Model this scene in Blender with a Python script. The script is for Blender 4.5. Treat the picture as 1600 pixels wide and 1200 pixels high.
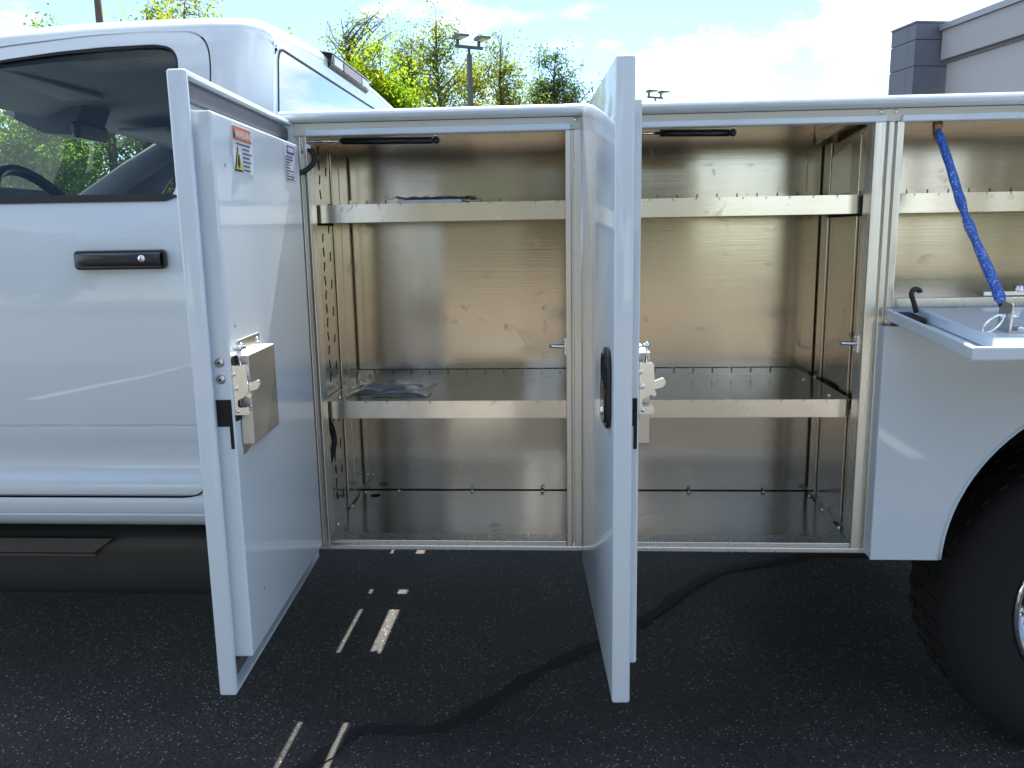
import bpy, bmesh, math, random
from mathutils import Vector, Matrix, Euler
R = math.radians
for o in list(bpy.data.objects): bpy.data.objects.remove(o)
S = bpy.context.scene
C = S.collection

# ------------------------------------------------------------------ camera
YAW, PITCH, ROLL = 0.06536, 0.18007, -0.01697
cam = bpy.data.cameras.new('camera'); co = bpy.data.objects.new('camera', cam); C.objects.link(co)
fw = Vector((-math.sin(YAW)*math.cos(PITCH), math.cos(YAW)*math.cos(PITCH), -math.sin(PITCH)))
rt = Vector((math.cos(YAW), math.sin(YAW), 0)); up = rt.cross(fw)
rr = rt*math.cos(ROLL) + up*math.sin(ROLL); uu = -rt*math.sin(ROLL) + up*math.cos(ROLL)
m = Matrix((rr, uu, -fw)).transposed().to_4x4(); m.translation = Vector((0.56504, -1.85408, 1.293))
co.matrix_world = m
cam.sensor_width = 36; cam.lens = 1298.43/1600*36
cam.clip_start = 0.05; cam.clip_end = 3000
S.camera = co

# ------------------------------------------------------------------ sky, sun, exposure
SUN_EL, SUN_AZ = R(52), R(0.0)          # sun stands behind the truck (towards +y)
w = bpy.data.worlds.new('World'); S.world = w; w.use_nodes = True
nt = w.node_tree; nt.nodes.clear()
def N(tree, t, **k):
    n = tree.nodes.new(t)
    for a, b in k.items(): setattr(n, a, b)
    return n
sky = N(nt, 'ShaderNodeTexSky', sky_type='NISHITA', sun_disc=False, sun_elevation=SUN_EL, sun_rotation=SUN_AZ)
sky.air_density = 0.9; sky.dust_density = 0.0; sky.ozone_density = 3.0
tc = N(nt, 'ShaderNodeTexCoord')
sep = N(nt, 'ShaderNodeSeparateXYZ'); nt.links.new(tc.outputs['Generated'], sep.inputs[0])
dz = N(nt, 'ShaderNodeMath', operation='ADD'); nt.links.new(sep.outputs['Z'], dz.inputs[0]); dz.inputs[1].default_value = 0.22
dm = N(nt, 'ShaderNodeMath', operation='MAXIMUM'); nt.links.new(dz.outputs[0], dm.inputs[0]); dm.inputs[1].default_value = 0.08
vd = N(nt, 'ShaderNodeVectorMath', operation='DIVIDE')
cmb = N(nt, 'ShaderNodeCombineXYZ')
for i in range(3): nt.links.new(dm.outputs[0], cmb.inputs[i])
nt.links.new(tc.outputs['Generated'], vd.inputs[0]); nt.links.new(cmb.outputs[0], vd.inputs[1])
mp = N(nt, 'ShaderNodeMapping'); nt.links.new(vd.outputs[0], mp.inputs['Vector'])
mp.inputs['Location'].default_value = (12.2, 3.3, 0.0)
nz = N(nt, 'ShaderNodeTexNoise'); nt.links.new(mp.outputs[0], nz.inputs['Vector'])
nz.inputs['Scale'].default_value = 1.35; nz.inputs['Detail'].default_value = 9; nz.inputs['Roughness'].default_value = 0.56
ramp = N(nt, 'ShaderNodeValToRGB'); nt.links.new(nz.outputs['Fac'], ramp.inputs[0])
ramp.color_ramp.elements[0].position = 0.50; ramp.color_ramp.elements[1].position = 0.61
mixc = N(nt, 'ShaderNodeMixRGB'); nt.links.new(ramp.outputs[0], mixc.inputs[0])
nt.links.new(sky.outputs[0], mixc.inputs[1]); mixc.inputs[2].default_value = (7.6, 8.2, 9.0, 1)
bg = N(nt, 'ShaderNodeBackground'); bg.inputs['Strength'].default_value = 0.075
nt.links.new(mixc.outputs[0], bg.inputs[0])
wo = N(nt, 'ShaderNodeOutputWorld'); nt.links.new(bg.outputs[0], wo.inputs[0])

sun = bpy.data.lights.new('sun', 'SUN'); sun.energy = 5.0; sun.angle = R(0.5); sun.color = (1.0, 0.95, 0.86)
so = bpy.data.objects.new('sun', sun); C.objects.link(so)
sd = Vector((math.sin(SUN_AZ)*math.cos(SUN_EL), math.cos(SUN_AZ)*math.cos(SUN_EL), math.sin(SUN_EL)))
so.rotation_euler = sd.to_track_quat('Z', 'Y').to_euler(); so.location = (0, 20, 25)
S.view_settings.view_transform = 'Standard'; S.view_settings.look = 'None'
S.view_settings.exposure = 1.80; S.view_settings.gamma = 1.0
S.view_settings.use_curve_mapping = False
S.render.engine = 'CYCLES'
S.cycles.max_bounces = 10; S.cycles.transparent_max_bounces = 16; S.cycles.glossy_bounces = 6

# ------------------------------------------------------------------ materials
M = {}
def mat(name, col, rough=0.5, metal=0.0, coat=0.0, noise=None, bump=None, spec=0.5, rvar=None):
    """noise=(scale, amount) colour variation; bump=(scale, strength, stretch); rvar=(scale, amount, stretch) roughness variation"""
    ma = bpy.data.materials.new(name); ma.use_nodes = True; t = ma.node_tree
    b = t.nodes['Principled BSDF']
    b.inputs['Base Color'].default_value = (*col, 1); b.inputs['Roughness'].default_value = rough
    b.inputs['Metallic'].default_value = metal; b.inputs['Coat Weight'].default_value = coat
    b.inputs['Coat Roughness'].default_value = 0.04; b.inputs['Specular IOR Level'].default_value = spec
    tcn = N(t, 'ShaderNodeTexCoord')
    def noi(scale, stretch=(1, 1, 1), detail=6):
        mpn = N(t, 'ShaderNodeMapping'); mpn.inputs['Scale'].default_value = stretch
        t.links.new(tcn.outputs['Object'], mpn.inputs[0])
        n = N(t, 'ShaderNodeTexNoise'); n.inputs['Scale'].default_value = scale; n.inputs['Detail'].default_value = detail
        t.links.new(mpn.outputs[0], n.inputs['Vector']); return n
    if noise:
        n = noi(noise[0]); mx = N(t, 'ShaderNodeMixRGB', blend_type='MIX')
        a = noise[1]
        mx.inputs[1].default_value = (*[c*(1-a) for c in col], 1); mx.inputs[2].default_value = (*[min(1, c*(1+a)) for c in col], 1)
        t.links.new(n.outputs['Fac'], mx.inputs[0]); t.links.new(mx.outputs[0], b.inputs['Base Color'])
    if rvar:
        n = noi(rvar[0], rvar[2]); mr = N(t, 'ShaderNodeMapRange')
        mr.inputs['From Min'].default_value = 0.3; mr.inputs['From Max'].default_value = 0.7
        mr.inputs['To Min'].default_value = rough - rvar[1]; mr.inputs['To Max'].default_value = rough + rvar[1]
        t.links.new(n.outputs['Fac'], mr.inputs[0]); t.links.new(mr.outputs[0], b.inputs['Roughness'])
    if bump:
        n = noi(bump[0], bump[2]); bu = N(t, 'ShaderNodeBump'); bu.inputs['Strength'].default_value = bump[1]
        bu.inputs['Distance'].default_value = 0.01
        t.links.new(n.outputs['Fac'], bu.inputs['Height']); t.links.new(bu.outputs[0], b.inputs['Normal'])
    M[name] = ma; return ma
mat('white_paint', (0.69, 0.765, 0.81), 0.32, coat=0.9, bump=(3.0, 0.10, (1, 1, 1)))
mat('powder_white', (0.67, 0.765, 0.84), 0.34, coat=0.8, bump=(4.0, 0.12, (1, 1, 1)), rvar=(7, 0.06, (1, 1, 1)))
mat('frame_cream', (0.74, 0.73, 0.66), 0.34, coat=0.2, noise=(6, 0.05))
mat('alu_extrusion', (0.76, 0.76, 0.73), 0.30, 1.0, rvar=(3, 0.06, (30, 30, 1)))
mat('zinc', (0.86, 0.89, 0.92), 0.26, 1.0, noise=(40, 0.12))
mat('zinc_yellow', (0.62, 0.47, 0.24), 0.30, 1.0)
mat('steel_cover', (0.60, 0.60, 0.58), 0.36, 1.0, rvar=(4, 0.07, (1, 1, 8)))
mat('chrome', (0.9, 0.9, 0.92), 0.07, 1.0)
mat('black_plastic', (0.012, 0.013, 0.016), 0.32, coat=0.1, bump=(500, 0.03, (1, 1, 1)))
mat('black_gloss', (0.008, 0.009, 0.012), 0.14)
mat('rubber_grey', (0.10, 0.10, 0.11), 0.6)
mat('rubber_black', (0.014, 0.014, 0.015), 0.55)
mat('tyre_rubber', (0.014, 0.0135, 0.013), 0.9, noise=(60, 0.2), bump=(90, 0.1, (1, 1, 1)))
mat('dark_void', (0.012, 0.011, 0.010), 0.8)
mat('chassis_black', (0.030, 0.026, 0.022), 0.6, noise=(8, 0.4))
mat('interior_dark', (0.06, 0.07, 0.085), 0.75, noise=(14, 0.15))
mat('headliner', (0.22, 0.24, 0.26), 0.9, noise=(60, 0.08))
mat('trim_light', (0.42, 0.44, 0.45), 0.6, noise=(20, 0.08))
mat('lens_clear', (0.62, 0.62, 0.60), 0.15, 0.3)
mat('lens_red', (0.25, 0.10, 0.09), 0.2)
mat('sticker_white', (0.78, 0.79, 0.80), 0.4)
mat('sticker_orange', (0.62, 0.17, 0.06), 0.4)
mat('sticker_yellow', (0.70, 0.60, 0.08), 0.4)
mat('sticker_violet', (0.13, 0.13, 0.42), 0.4)
mat('ink_black', (0.02, 0.02, 0.03), 0.5)
mat('ink_slate', (0.08, 0.11, 0.16), 0.5)
mat('brass_old', (0.42, 0.22, 0.09), 0.38, 0.9)
mat('pole_paint', (0.07, 0.085, 0.10), 0.5, noise=(10, 0.1))
mat('wood_pole', (0.11, 0.085, 0.065), 0.9, noise=(9, 0.35), bump=(12, 0.4, (6, 6, 0.5)))
mat('lamp_lens', (0.75, 0.76, 0.74), 0.3)
mat('bark', (0.13, 0.105, 0.08), 0.9, noise=(6, 0.35), bump=(10, 0.5, (3, 3, 0.6)))
mat('wall_panel', (0.44, 0.44, 0.455), 0.65, noise=(1.2, 0.05), bump=(60, 0.05, (1, 1, 1)))
mat('wall_band', (0.40, 0.40, 0.42), 0.6, noise=(1.5, 0.04))
mat('column_tile', (0.15, 0.165, 0.205), 0.55, noise=(2.5, 0.10), bump=(40, 0.08, (1, 1, 1)))
mat('coping', (0.36, 0.37, 0.40), 0.45, 0.4)
mat('grass_verge', (0.10, 0.14, 0.045), 0.9, noise=(3, 0.35), bump=(40, 0.6, (1, 1, 1)))
mat('concrete_pad', (0.15, 0.126, 0.092), 0.85, noise=(1.6, 0.12), bump=(80, 0.1, (1, 1, 1)))
mat('stripe_paint', (0.72, 0.72, 0.68), 0.7, noise=(30, 0.12))
mat('tar_seal', (0.015, 0.015, 0.016), 0.8, noise=(30, 0.3), bump=(70, 0.15, (1, 1, 1)))
mat('paper_print', (0.60, 0.62, 0.66), 0.5, noise=(35, 0.35))
mat('tank_plastic', (0.05, 0.048, 0.046), 0.40, noise=(5, 0.2))
mat('shield_steel', (0.11, 0.10, 0.09), 0.6, noise=(14, 0.3))
mat('dash_top', (0.17, 0.19, 0.20), 0.5, noise=(25, 0.08))

def alu_sheet(name, c1, c2, r0):
    ma = bpy.data.materials.new(name); ma.use_nodes = True; t = ma.node_tree; b = t.nodes['Principled BSDF']
    b.inputs['Metallic'].default_value = 1.0
    b.inputs['Anisotropic'].default_value = 0.0
    tcn = N(t, 'ShaderNodeTexCoord')
    # rolling grain: long streaks along x
    mp1 = N(t, 'ShaderNodeMapping'); mp1.inputs['Scale'].default_value = (0.8, 130, 130); t.links.new(tcn.outputs['Object'], mp1.inputs[0])
    g = N(t, 'ShaderNodeTexNoise'); g.inputs['Scale'].default_value = 4; g.inputs['Detail'].default_value = 5; t.links.new(mp1.outputs[0], g.inputs['Vector'])
    # hand smudges / dull patches
    s = N(t, 'ShaderNodeTexNoise'); s.inputs['Scale'].default_value = 16; s.inputs['Detail'].default_value = 3; s.inputs['Distortion'].default_value = 1.2
    t.links.new(tcn.outputs['Object'], s.inputs['Vector'])
    rs = N(t, 'ShaderNodeValToRGB'); t.links.new(s.outputs['Fac'], rs.inputs[0])
    rs.color_ramp.elements[0].position = 0.63; rs.color_ramp.elements[1].position = 0.72
    l = N(t, 'ShaderNodeTexNoise'); l.inputs['Scale'].default_value = 2.0; t.links.new(tcn.outputs['Object'], l.inputs['Vector'])
    cm = N(t, 'ShaderNodeMixRGB'); cm.inputs[1].default_value = (*c1, 1); cm.inputs[2].default_value = (*c2, 1)
    k = N(t, 'ShaderNodeMath', operation='MULTIPLY'); k.inputs[1].default_value = 0.45; t.links.new(rs.outputs[0], k.inputs[0])
    t.links.new(k.outputs[0], cm.inputs[0]); t.links.new(cm.outputs[0], b.inputs['Base Color'])
    r1 = N(t, 'ShaderNodeMath', operation='MULTIPLY_ADD'); t.links.new(g.outputs['Fac'], r1.inputs[0]); r1.inputs[1].default_value = 0.06; r1.inputs[2].default_value = r0
    r2 = N(t, 'ShaderNodeMath', operation='MULTIPLY_ADD'); t.links.new(l.outputs['Fac'], r2.inputs[0]); r2.inputs[1].default_value = 0.05; t.links.new(r1.outputs[0], r2.inputs[2])
    r3 = N(t, 'ShaderNodeMath', operation='MULTIPLY_ADD'); t.links.new(rs.outputs[0], r3.inputs[0]); r3.inputs[1].default_value = 0.09; t.links.new(r2.outputs[0], r3.inputs[2])
    t.links.new(r3.outputs[0], b.inputs['Roughness'])
    bu = N(t, 'ShaderNodeBump'); bu.inputs['Strength'].default_value = 0.045; bu.inputs['Distance'].default_value = 0.002
    ad = N(t, 'ShaderNodeMath', operation='MULTIPLY_ADD'); t.links.new(l.outputs['Fac'], ad.inputs[0]); ad.inputs[1].default_value = 6.0; t.links.new(g.outputs['Fac'], ad.inputs[2])
    t.links.new(ad.outputs[0], bu.inputs['Height'])
    # slight oil-canning of the thin sheet, upright waves
    mp2 = N(t, 'ShaderNodeMapping'); mp2.inputs['Scale'].default_value = (3.6, 0.25, 0.30); t.links.new(tcn.outputs['Object'], mp2.inputs[0])
    wv = N(t, 'ShaderNodeTexNoise'); wv.inputs['Scale'].default_value = 1.0; wv.inputs['Detail'].default_value = 1.5; t.links.new(mp2.outputs[0], wv.inputs['Vector'])
    b2 = N(t, 'ShaderNodeBump'); b2.inputs['Strength'].default_value = 1.0; b2.inputs['Distance'].default_value = 0.010
    t.links.new(wv.outputs['Fac'], b2.inputs['Height']); t.links.new(bu.outputs[0], b2.inputs['Normal']); t.links.new(b2.outputs[0], b.inputs['Normal'])
    M[name] = ma
alu_sheet('alu_sheet', (0.50, 0.468, 0.415), (0.375, 0.35, 0.31), 0.11)
alu_sheet('alu_bright', (0.80, 0.77, 0.70), (0.60, 0.575, 0.52), 0.16)

def asphalt():
    ma = bpy.data.materials.new('asphalt'); ma.use_nodes = True; t = ma.node_tree; b = t.nodes['Principled BSDF']
    tcn = N(t, 'ShaderNodeTexCoord')
    v = N(t, 'ShaderNodeTexVoronoi'); v.inputs['Scale'].default_value = 165; t.links.new(tcn.outputs['Object'], v.inputs['Vector'])
    big = N(t, 'ShaderNodeTexNoise'); big.inputs['Scale'].default_value = 2.2; big.inputs['Detail'].default_value = 4; t.links.new(tcn.outputs['Object'], big.inputs['Vector'])
    # stone picks: few cells bright
    sp = N(t, 'ShaderNodeSeparateColor'); t.links.new(v.outputs['Color'], sp.inputs[0])
    th = N(t, 'ShaderNodeMath', operation='MULTIPLY_ADD'); t.links.new(big.outputs['Fac'], th.inputs[0]); th.inputs[1].default_value = -0.22; th.inputs[2].default_value = 1.05
    gt = N(t, 'ShaderNodeMath', operation='GREATER_THAN'); t.links.new(sp.outputs[0], gt.inputs[0]); t.links.new(th.outputs[0], gt.inputs[1])
    ds = N(t, 'ShaderNodeMath', operation='LESS_THAN'); t.links.new(v.outputs['Distance'], ds.inputs[0]); ds.inputs[1].default_value = 0.42
    st = N(t, 'ShaderNodeMath', operation='MULTIPLY'); t.links.new(gt.outputs[0], st.inputs[0]); t.links.new(ds.outputs[0], st.inputs[1])
    bc = N(t, 'ShaderNodeValToRGB'); t.links.new(sp.outputs[1], bc.inputs[0])
    bc.color_ramp.elements[0].color = (0.026, 0.026, 0.028, 1); bc.color_ramp.elements[1].color = (0.075, 0.073, 0.070, 1)
    mx = N(t, 'ShaderNodeMixRGB'); t.links.new(st.outputs[0], mx.inputs[0]); t.links.new(bc.outputs[0], mx.inputs[1]); mx.inputs[2].default_value = (0.42, 0.41, 0.38, 1)
    pn = N(t, 'ShaderNodeTexNoise'); pn.inputs['Scale'].default_value = 1.1; pn.inputs['Detail'].default_value = 6; t.links.new(tcn.outputs['Object'], pn.inputs['Vector'])
    pr_ = N(t, 'ShaderNodeValToRGB'); t.links.new(pn.outputs['Fac'], pr_.inputs[0]); pr_.color_ramp.elements[0].position = 0.35; pr_.color_ramp.elements[1].position = 0.65
    pr_.color_ramp.elements[0].color = (0.55, 0.55, 0.57, 1); pr_.color_ramp.elements[1].color = (1.25, 1.23, 1.18, 1)
    pm = N(t, 'ShaderNodeMixRGB', blend_type='MULTIPLY'); pm.inputs[0].default_value = 1; t.links.new(mx.outputs[0], pm.inputs[1]); t.links.new(pr_.outputs[0], pm.inputs[2])
    t.links.new(pm.outputs[0], b.inputs['Base Color']); b.inputs['Roughness'].default_value = 0.75; b.inputs['Specular IOR Level'].default_value = 0.35
    fine = N(t, 'ShaderNodeTexNoise'); fine.inputs['Scale'].default_value = 300; t.links.new(tcn.outputs['Object'], fine.inputs['Vector'])
    hs = N(t, 'ShaderNodeMath', operation='MULTIPLY_ADD'); t.links.new(v.outputs['Distance'], hs.inputs[0]); hs.inputs[1].default_value = -1.0; t.links.new(fine.outputs['Fac'], hs.inputs[2])
    bu = N(t, 'ShaderNodeBump'); bu.inputs['Strength'].default_value = 0.7; bu.inputs['Distance'].default_value = 0.004
    t.links.new(hs.outputs[0], bu.inputs['Height']); t.links.new(bu.outputs[0], b.inputs['Normal'])
    M['asphalt'] = ma
asphalt()

def glass(name, tint, fr=4.0, rough=0.0, add=0.0):
    ma = bpy.data.materials.new(name); ma.use_nodes = True; t = ma.node_tree; t.nodes.clear()
    tr = N(t, 'ShaderNodeBsdfTransparent'); tr.inputs[0].default_value = (*tint, 1)
    gl = N(t, 'ShaderNodeBsdfGlossy'); gl.inputs['Roughness'].default_value = rough
    f = N(t, 'ShaderNodeLayerWeight'); f.inputs['Blend'].default_value = 0.5
    pw = N(t, 'ShaderNodeMath', operation='POWER'); t.links.new(f.outputs['Facing'], pw.inputs[0]); pw.inputs[1].default_value = fr
    fa = N(t, 'ShaderNodeMath', operation='MULTIPLY_ADD', use_clamp=True); t.links.new(pw.outputs[0], fa.inputs[0]); fa.inputs[1].default_value = 0.9; fa.inputs[2].default_value = 0.05+add
    mx = N(t, 'ShaderNodeMixShader'); t.links.new(fa.outputs[0], mx.inputs[0]); t.links.new(tr.outputs[0], mx.inputs[1]); t.links.new(gl.outputs[0], mx.inputs[2])
    o = N(t, 'ShaderNodeOutputMaterial'); t.links.new(mx.outputs[0], o.inputs[0]); M[name] = ma
glass('window_glass', (0.88, 0.95, 0.92), 7.0, add=0.0)
glass('rear_glass', (0.45, 0.5, 0.5), 3.0, add=0.30)
glass('clear_bag', (0.88, 0.89, 0.88), 3.0, 0.12, 0.10)

def leafmat(name, a, b_, tr=0.45):
    ma = bpy.data.materials.new(name); ma.use_nodes = True; t = ma.node_tree; t.nodes.clear()
    tcn = N(t, 'ShaderNodeTexCoord'); n = N(t, 'ShaderNodeTexNoise'); n.inputs['Scale'].default_value = 0.7; n.inputs['Detail'].default_value = 5
    t.links.new(tcn.outputs['Object'], n.inputs['Vector'])
    rp = N(t, 'ShaderNodeValToRGB'); t.links.new(n.outputs['Fac'], rp.inputs[0])
    rp.color_ramp.elements[0].position = 0.36; rp.color_ramp.elements[1].position = 0.66
    rp.color_ramp.elements[0].color = (*a, 1); rp.color_ramp.elements[1].color = (*b_, 1)
    d = N(t, 'ShaderNodeBsdfDiffuse'); t.links.new(rp.outputs[0], d.inputs[0])
    hu = N(t, 'ShaderNodeMixRGB', blend_type='MULTIPLY'); hu.inputs[0].default_value = 1; t.links.new(rp.outputs[0], hu.inputs[1]); hu.inputs[2].default_value = (1.9, 1.9, 0.8, 1)
    tl = N(t, 'ShaderNodeBsdfTranslucent'); t.links.new(hu.outputs[0], tl.inputs[0])
    mx = N(t, 'ShaderNodeMixShader'); mx.inputs[0].default_value = tr; t.links.new(d.outputs[0], mx.inputs[1]); t.links.new(tl.outputs[0], mx.inputs[2])
    o = N(t, 'ShaderNodeOutputMaterial'); t.links.new(mx.outputs[0], o.inputs[0]); M[name] = ma
leafmat('leaf_lime', (0.10, 0.19, 0.02), (0.19, 0.23, 0.02), 0.6)
leafmat('leaf_green', (0.08, 0.14, 0.04), (0.14, 0.20, 0.04), 0.6)
leafmat('leaf_olive', (0.09, 0.14, 0.045), (0.16, 0.19, 0.045), 0.55)
leafmat('leaf_yellow', (0.11, 0.155, 0.04), (0.22, 0.21, 0.04), 0.55)
leafmat('leaf_dark', (0.05, 0.09, 0.045), (0.085, 0.125, 0.05), 0.4)
leafmat('leaf_autumn', (0.085, 0.085, 0.045), (0.14, 0.115, 0.055), 0.3)
leafmat('leaf_wood', (0.08, 0.15, 0.04), (0.16, 0.23, 0.04), 0.65)

def sleeve():
    ma = mat('blue_sleeve', (0.015, 0.085, 0.42), 0.4)
    t = ma.node_tree; b = t.nodes['Principled BSDF']; tcn = N(t, 'ShaderNodeTexCoord')
    v = N(t, 'ShaderNodeTexVoronoi'); v.inputs['Scale'].default_value = 520; t.links.new(tcn.outputs['Object'], v.inputs['Vector'])
    sp = N(t, 'ShaderNodeSeparateColor'); t.links.new(v.outputs['Color'], sp.inputs[0])
    rp = N(t, 'ShaderNodeValToRGB'); t.links.new(sp.outputs[0], rp.inputs[0])
    rp.color_ramp.elements[0].position = 0.0; rp.color_ramp.elements[0].color = (0.01, 0.06, 0.34, 1)
    rp.color_ramp.elements[1].position = 0.85; rp.color_ramp.elements[1].color = (0.02, 0.12, 0.52, 1)
    e = rp.color_ramp.elements.new(0.90); e.color = (0.10, 0.28, 0.70, 1); e = rp.color_ramp.elements.new(0.95); e.color = (0.40, 0.58, 0.88, 1)
    t.links.new(rp.outputs[0], b.inputs['Base Color'])
    bu = N(t, 'ShaderNodeBump'); bu.inputs['Strength'].default_value = 0.6; bu.inputs['Distance'].default_value = 0.002
    t.links.new(v.outputs['Distance'], bu.inputs['Height']); t.links.new(bu.outputs[0], b.inputs['Normal'])
sleeve()

# ------------------------------------------------------------------ mesh helpers
class MB:
    def __init__(s): s.v = []; s.f = []; s.sm = []; s.cuts = []
    def add(s, vs, fs, smooth=False):
        o = len(s.v); s.cuts.append((o, len(s.f))); s.v += [tuple(p) for p in vs]; s.f += [tuple(i+o for i in f) for f in fs]; s.sm += [smooth]*len(fs); return s
    def box(s, x0, x1, y0, y1, z0, z1):
        vs = [(x, y, z) for x in (x0, x1) for y in (y0, y1) for z in (z0, z1)]
        return s.add(vs, [(0,1,3,2),(4,6,7,5),(0,4,5,1),(2,3,7,6),(0,2,6,4),(1,5,7,3)])
    def bbox(s, x0, x1, y0, y1, z0, z1, r=0.003, seg=2):
        bm = bmesh.new(); bmesh.ops.create_cube(bm, size=1)
        for v in bm.verts:
            v.co = Vector(((x0+x1)/2+v.co.x*(x1-x0), (y0+y1)/2+v.co.y*(y1-y0), (z0+z1)/2+v.co.z*(z1-z0)))
        bmesh.ops.bevel(bm, geom=bm.edges[:], offset=r, segments=seg, affect='EDGES', profile=0.5)
        return s.bm(bm)
    def bm(s, bm, smooth=False):
        bm.verts.index_update(); vs = [v.co[:] for v in bm.verts]; fs = [[v.index for v in f.verts] for f in bm.faces]
        bm.free(); return s.add(vs, fs, smooth)
    def tube(s, pts, rad, n=10, cap=True, smooth=True):
        pts = [Vector(p) for p in pts]; rings = []; vs = []; fs = []
        rads = rad if isinstance(rad, (list, tuple)) else [rad]*len(pts)
        prev = None
        for i, p in enumerate(pts):
            d = (pts[min(i+1, len(pts)-1)] - pts[max(i-1, 0)]).normalized()
            if prev is None:
                a = Vector((0,0,1)) if abs(d.z) < .9 else Vector((1,0,0))
                e1 = d.cross(a).normalized()
            else: e1 = (prev - d*prev.dot(d)).normalized()
            prev = e1; e2 = d.cross(e1)
            for k in range(n):
                t = 2*math.pi*k/n; vs.append(p + (e1*math.cos(t) + e2*math.sin(t))*rads[i])
        for i in range(len(pts)-1):
            for k in range(n):
                fs.append((i*n+k, i*n+(k+1)%n, (i+1)*n+(k+1)%n, (i+1)*n+k))
        s.add(vs, fs, smooth)
        if cap:
            o = len(s.v) - len(vs)
            s.f.append(tuple(o+k for k in reversed(range(n)))); s.sm.append(False)
            s.f.append(tuple(o+(len(pts)-1)*n+k for k in range(n))); s.sm.append(False)
        return s
    def lathe(s, prof, c, axis='y', n=48, smooth=True):
        vs = []; fs = []
        for (r, a) in prof:
            for k in range(n):
                t = 2*math.pi*k/n
                if axis == 'y': vs.append((c[0]+r*math.cos(t), c[1]+a, c[2]+r*math.sin(t)))
                elif axis == 'z': vs.append((c[0]+r*math.cos(t), c[1]+r*math.sin(t), c[2]+a))
                else: vs.append((c[0]+a, c[1]+r*math.cos(t), c[2]+r*math.sin(t)))
        for i in range(len(prof)-1):
            for k in range(n): fs.append((i*n+k, i*n+(k+1)%n, (i+1)*n+(k+1)%n, (i+1)*n+k))
        return s.add(vs, fs, smooth)
    def prism(s, poly, axis, a0, a1):
        """poly of 2D points extruded along axis; for x: poly=(y,z), y: (x,z), z: (x,y)"""
        def P(p, a): return {'x': (a, p[0], p[1]), 'y': (p[0], a, p[1]), 'z': (p[0], p[1], a)}[axis]
        n = len(poly); vs = [P(p, a0) for p in poly] + [P(p, a1) for p in poly]
        fs = [tuple(range(n)), tuple(reversed(range(n, 2*n)))] + [(i, (i+1) % n, (i+1) % n+n, i+n) for i in range(n)]
        return s.add(vs, fs)
    def build_each(s, name, material, parent=None):
        """one object for every piece added"""
        out = []; cu = s.cuts + [(len(s.v), len(s.f))]
        for (v0, f0), (v1, f1) in zip(cu, cu[1:]):
            b = MB(); b.v = s.v[v0:v1]; b.f = [tuple(i-v0 for i in f) for f in s.f[f0:f1]]; b.sm = s.sm[f0:f1]
            out.append(b.build(name, material, parent))
        return out
    def build(s, name, material, parent=None, fix=True):
        me = bpy.data.meshes.new(name); me.from_pydata(s.v, [], s.f); me.update()
        for p, q in zip(me.polygons, s.sm): p.use_smooth = q
        if fix:
            bm = bmesh.new(); bm.from_mesh(me); bmesh.ops.recalc_face_normals(bm, faces=bm.faces[:]); bm.to_mesh(me); bm.free()
        me.materials.append(M[material])
        o = bpy.data.objects.new(name, me); C.objects.link(o)
        if parent: o.parent = parent
        return o
def tag(o, label=None, cat=None, group=None, kind=None):
    if label: o['label'] = label
    if cat: o['category'] = cat
    if group: o['group'] = group
    if kind: o['kind'] = kind
    return o
def empty(name, loc=(0,0,0), rz=0, parent=None):
    o = bpy.data.objects.new(name, None); C.objects.link(o); o.location = loc; o.rotation_euler = (0,0,rz)
    if parent: o.parent = parent
    return o
def dup(src, parent, loc=None, rot=None):
    o = src.copy(); C.objects.link(o); o.parent = parent
    if loc is not None: o.location = loc
    if rot is not None: o.rotation_euler = rot
    return o
def lerp_tab(tab, z):
    if z <= tab[0][0]: return tab[0][1]
    for (a, b), (c, d) in zip(tab, tab[1:]):
        if z <= c: return b + (d-b)*(z-a)/(c-a)
    return tab[-1][1]
def offset_poly(poly, d):
    """outward offset (d>0) of a closed 2D polygon"""
    n = len(poly); A = sum(poly[i][0]*poly[(i+1)%n][1]-poly[(i+1)%n][0]*poly[i][1] for i in range(n))
    sg = 1 if A > 0 else -1; out = []
    for i in range(n):
        p0, p1, p2 = Vector(poly[i-1]), Vector(poly[i]), Vector(poly[(i+1)%n])
        e1 = (p1-p0).normalized(); e2 = (p2-p1).normalized()
        n1 = Vector((e1.y, -e1.x))*sg; n2 = Vector((e2.y, -e2.x))*sg
        b = (n1+n2); b = b/max(0.35, b.length_squared/2) if b.length > 1e-6 else n1
        out.append((p1.x+b.x*d, p1.y+b.y*d))
    return out
def round_poly(poly, r, seg=5):
    """round the corners; r may be a list"""
    n = len(poly); out = []
    for i in range(n):
        p0, p1, p2 = Vector(poly[i-1]), Vector(poly[i]), Vector(poly[(i+1)%n])
        ri = r[i] if isinstance(r, (list, tuple)) else r
        if ri <= 0: out.append(tuple(p1)); continue
        a = p1 + (p0-p1).normalized()*min(ri, (p0-p1).length*.49); b = p1 + (p2-p1).normalized()*min(ri, (p2-p1).length*.49)
        for k in range(seg+1):
            t = k/seg; q = a*(1-t)**2 + p1*2*t*(1-t) + b*t*t; out.append((q.x, q.y))
    return out
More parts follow.
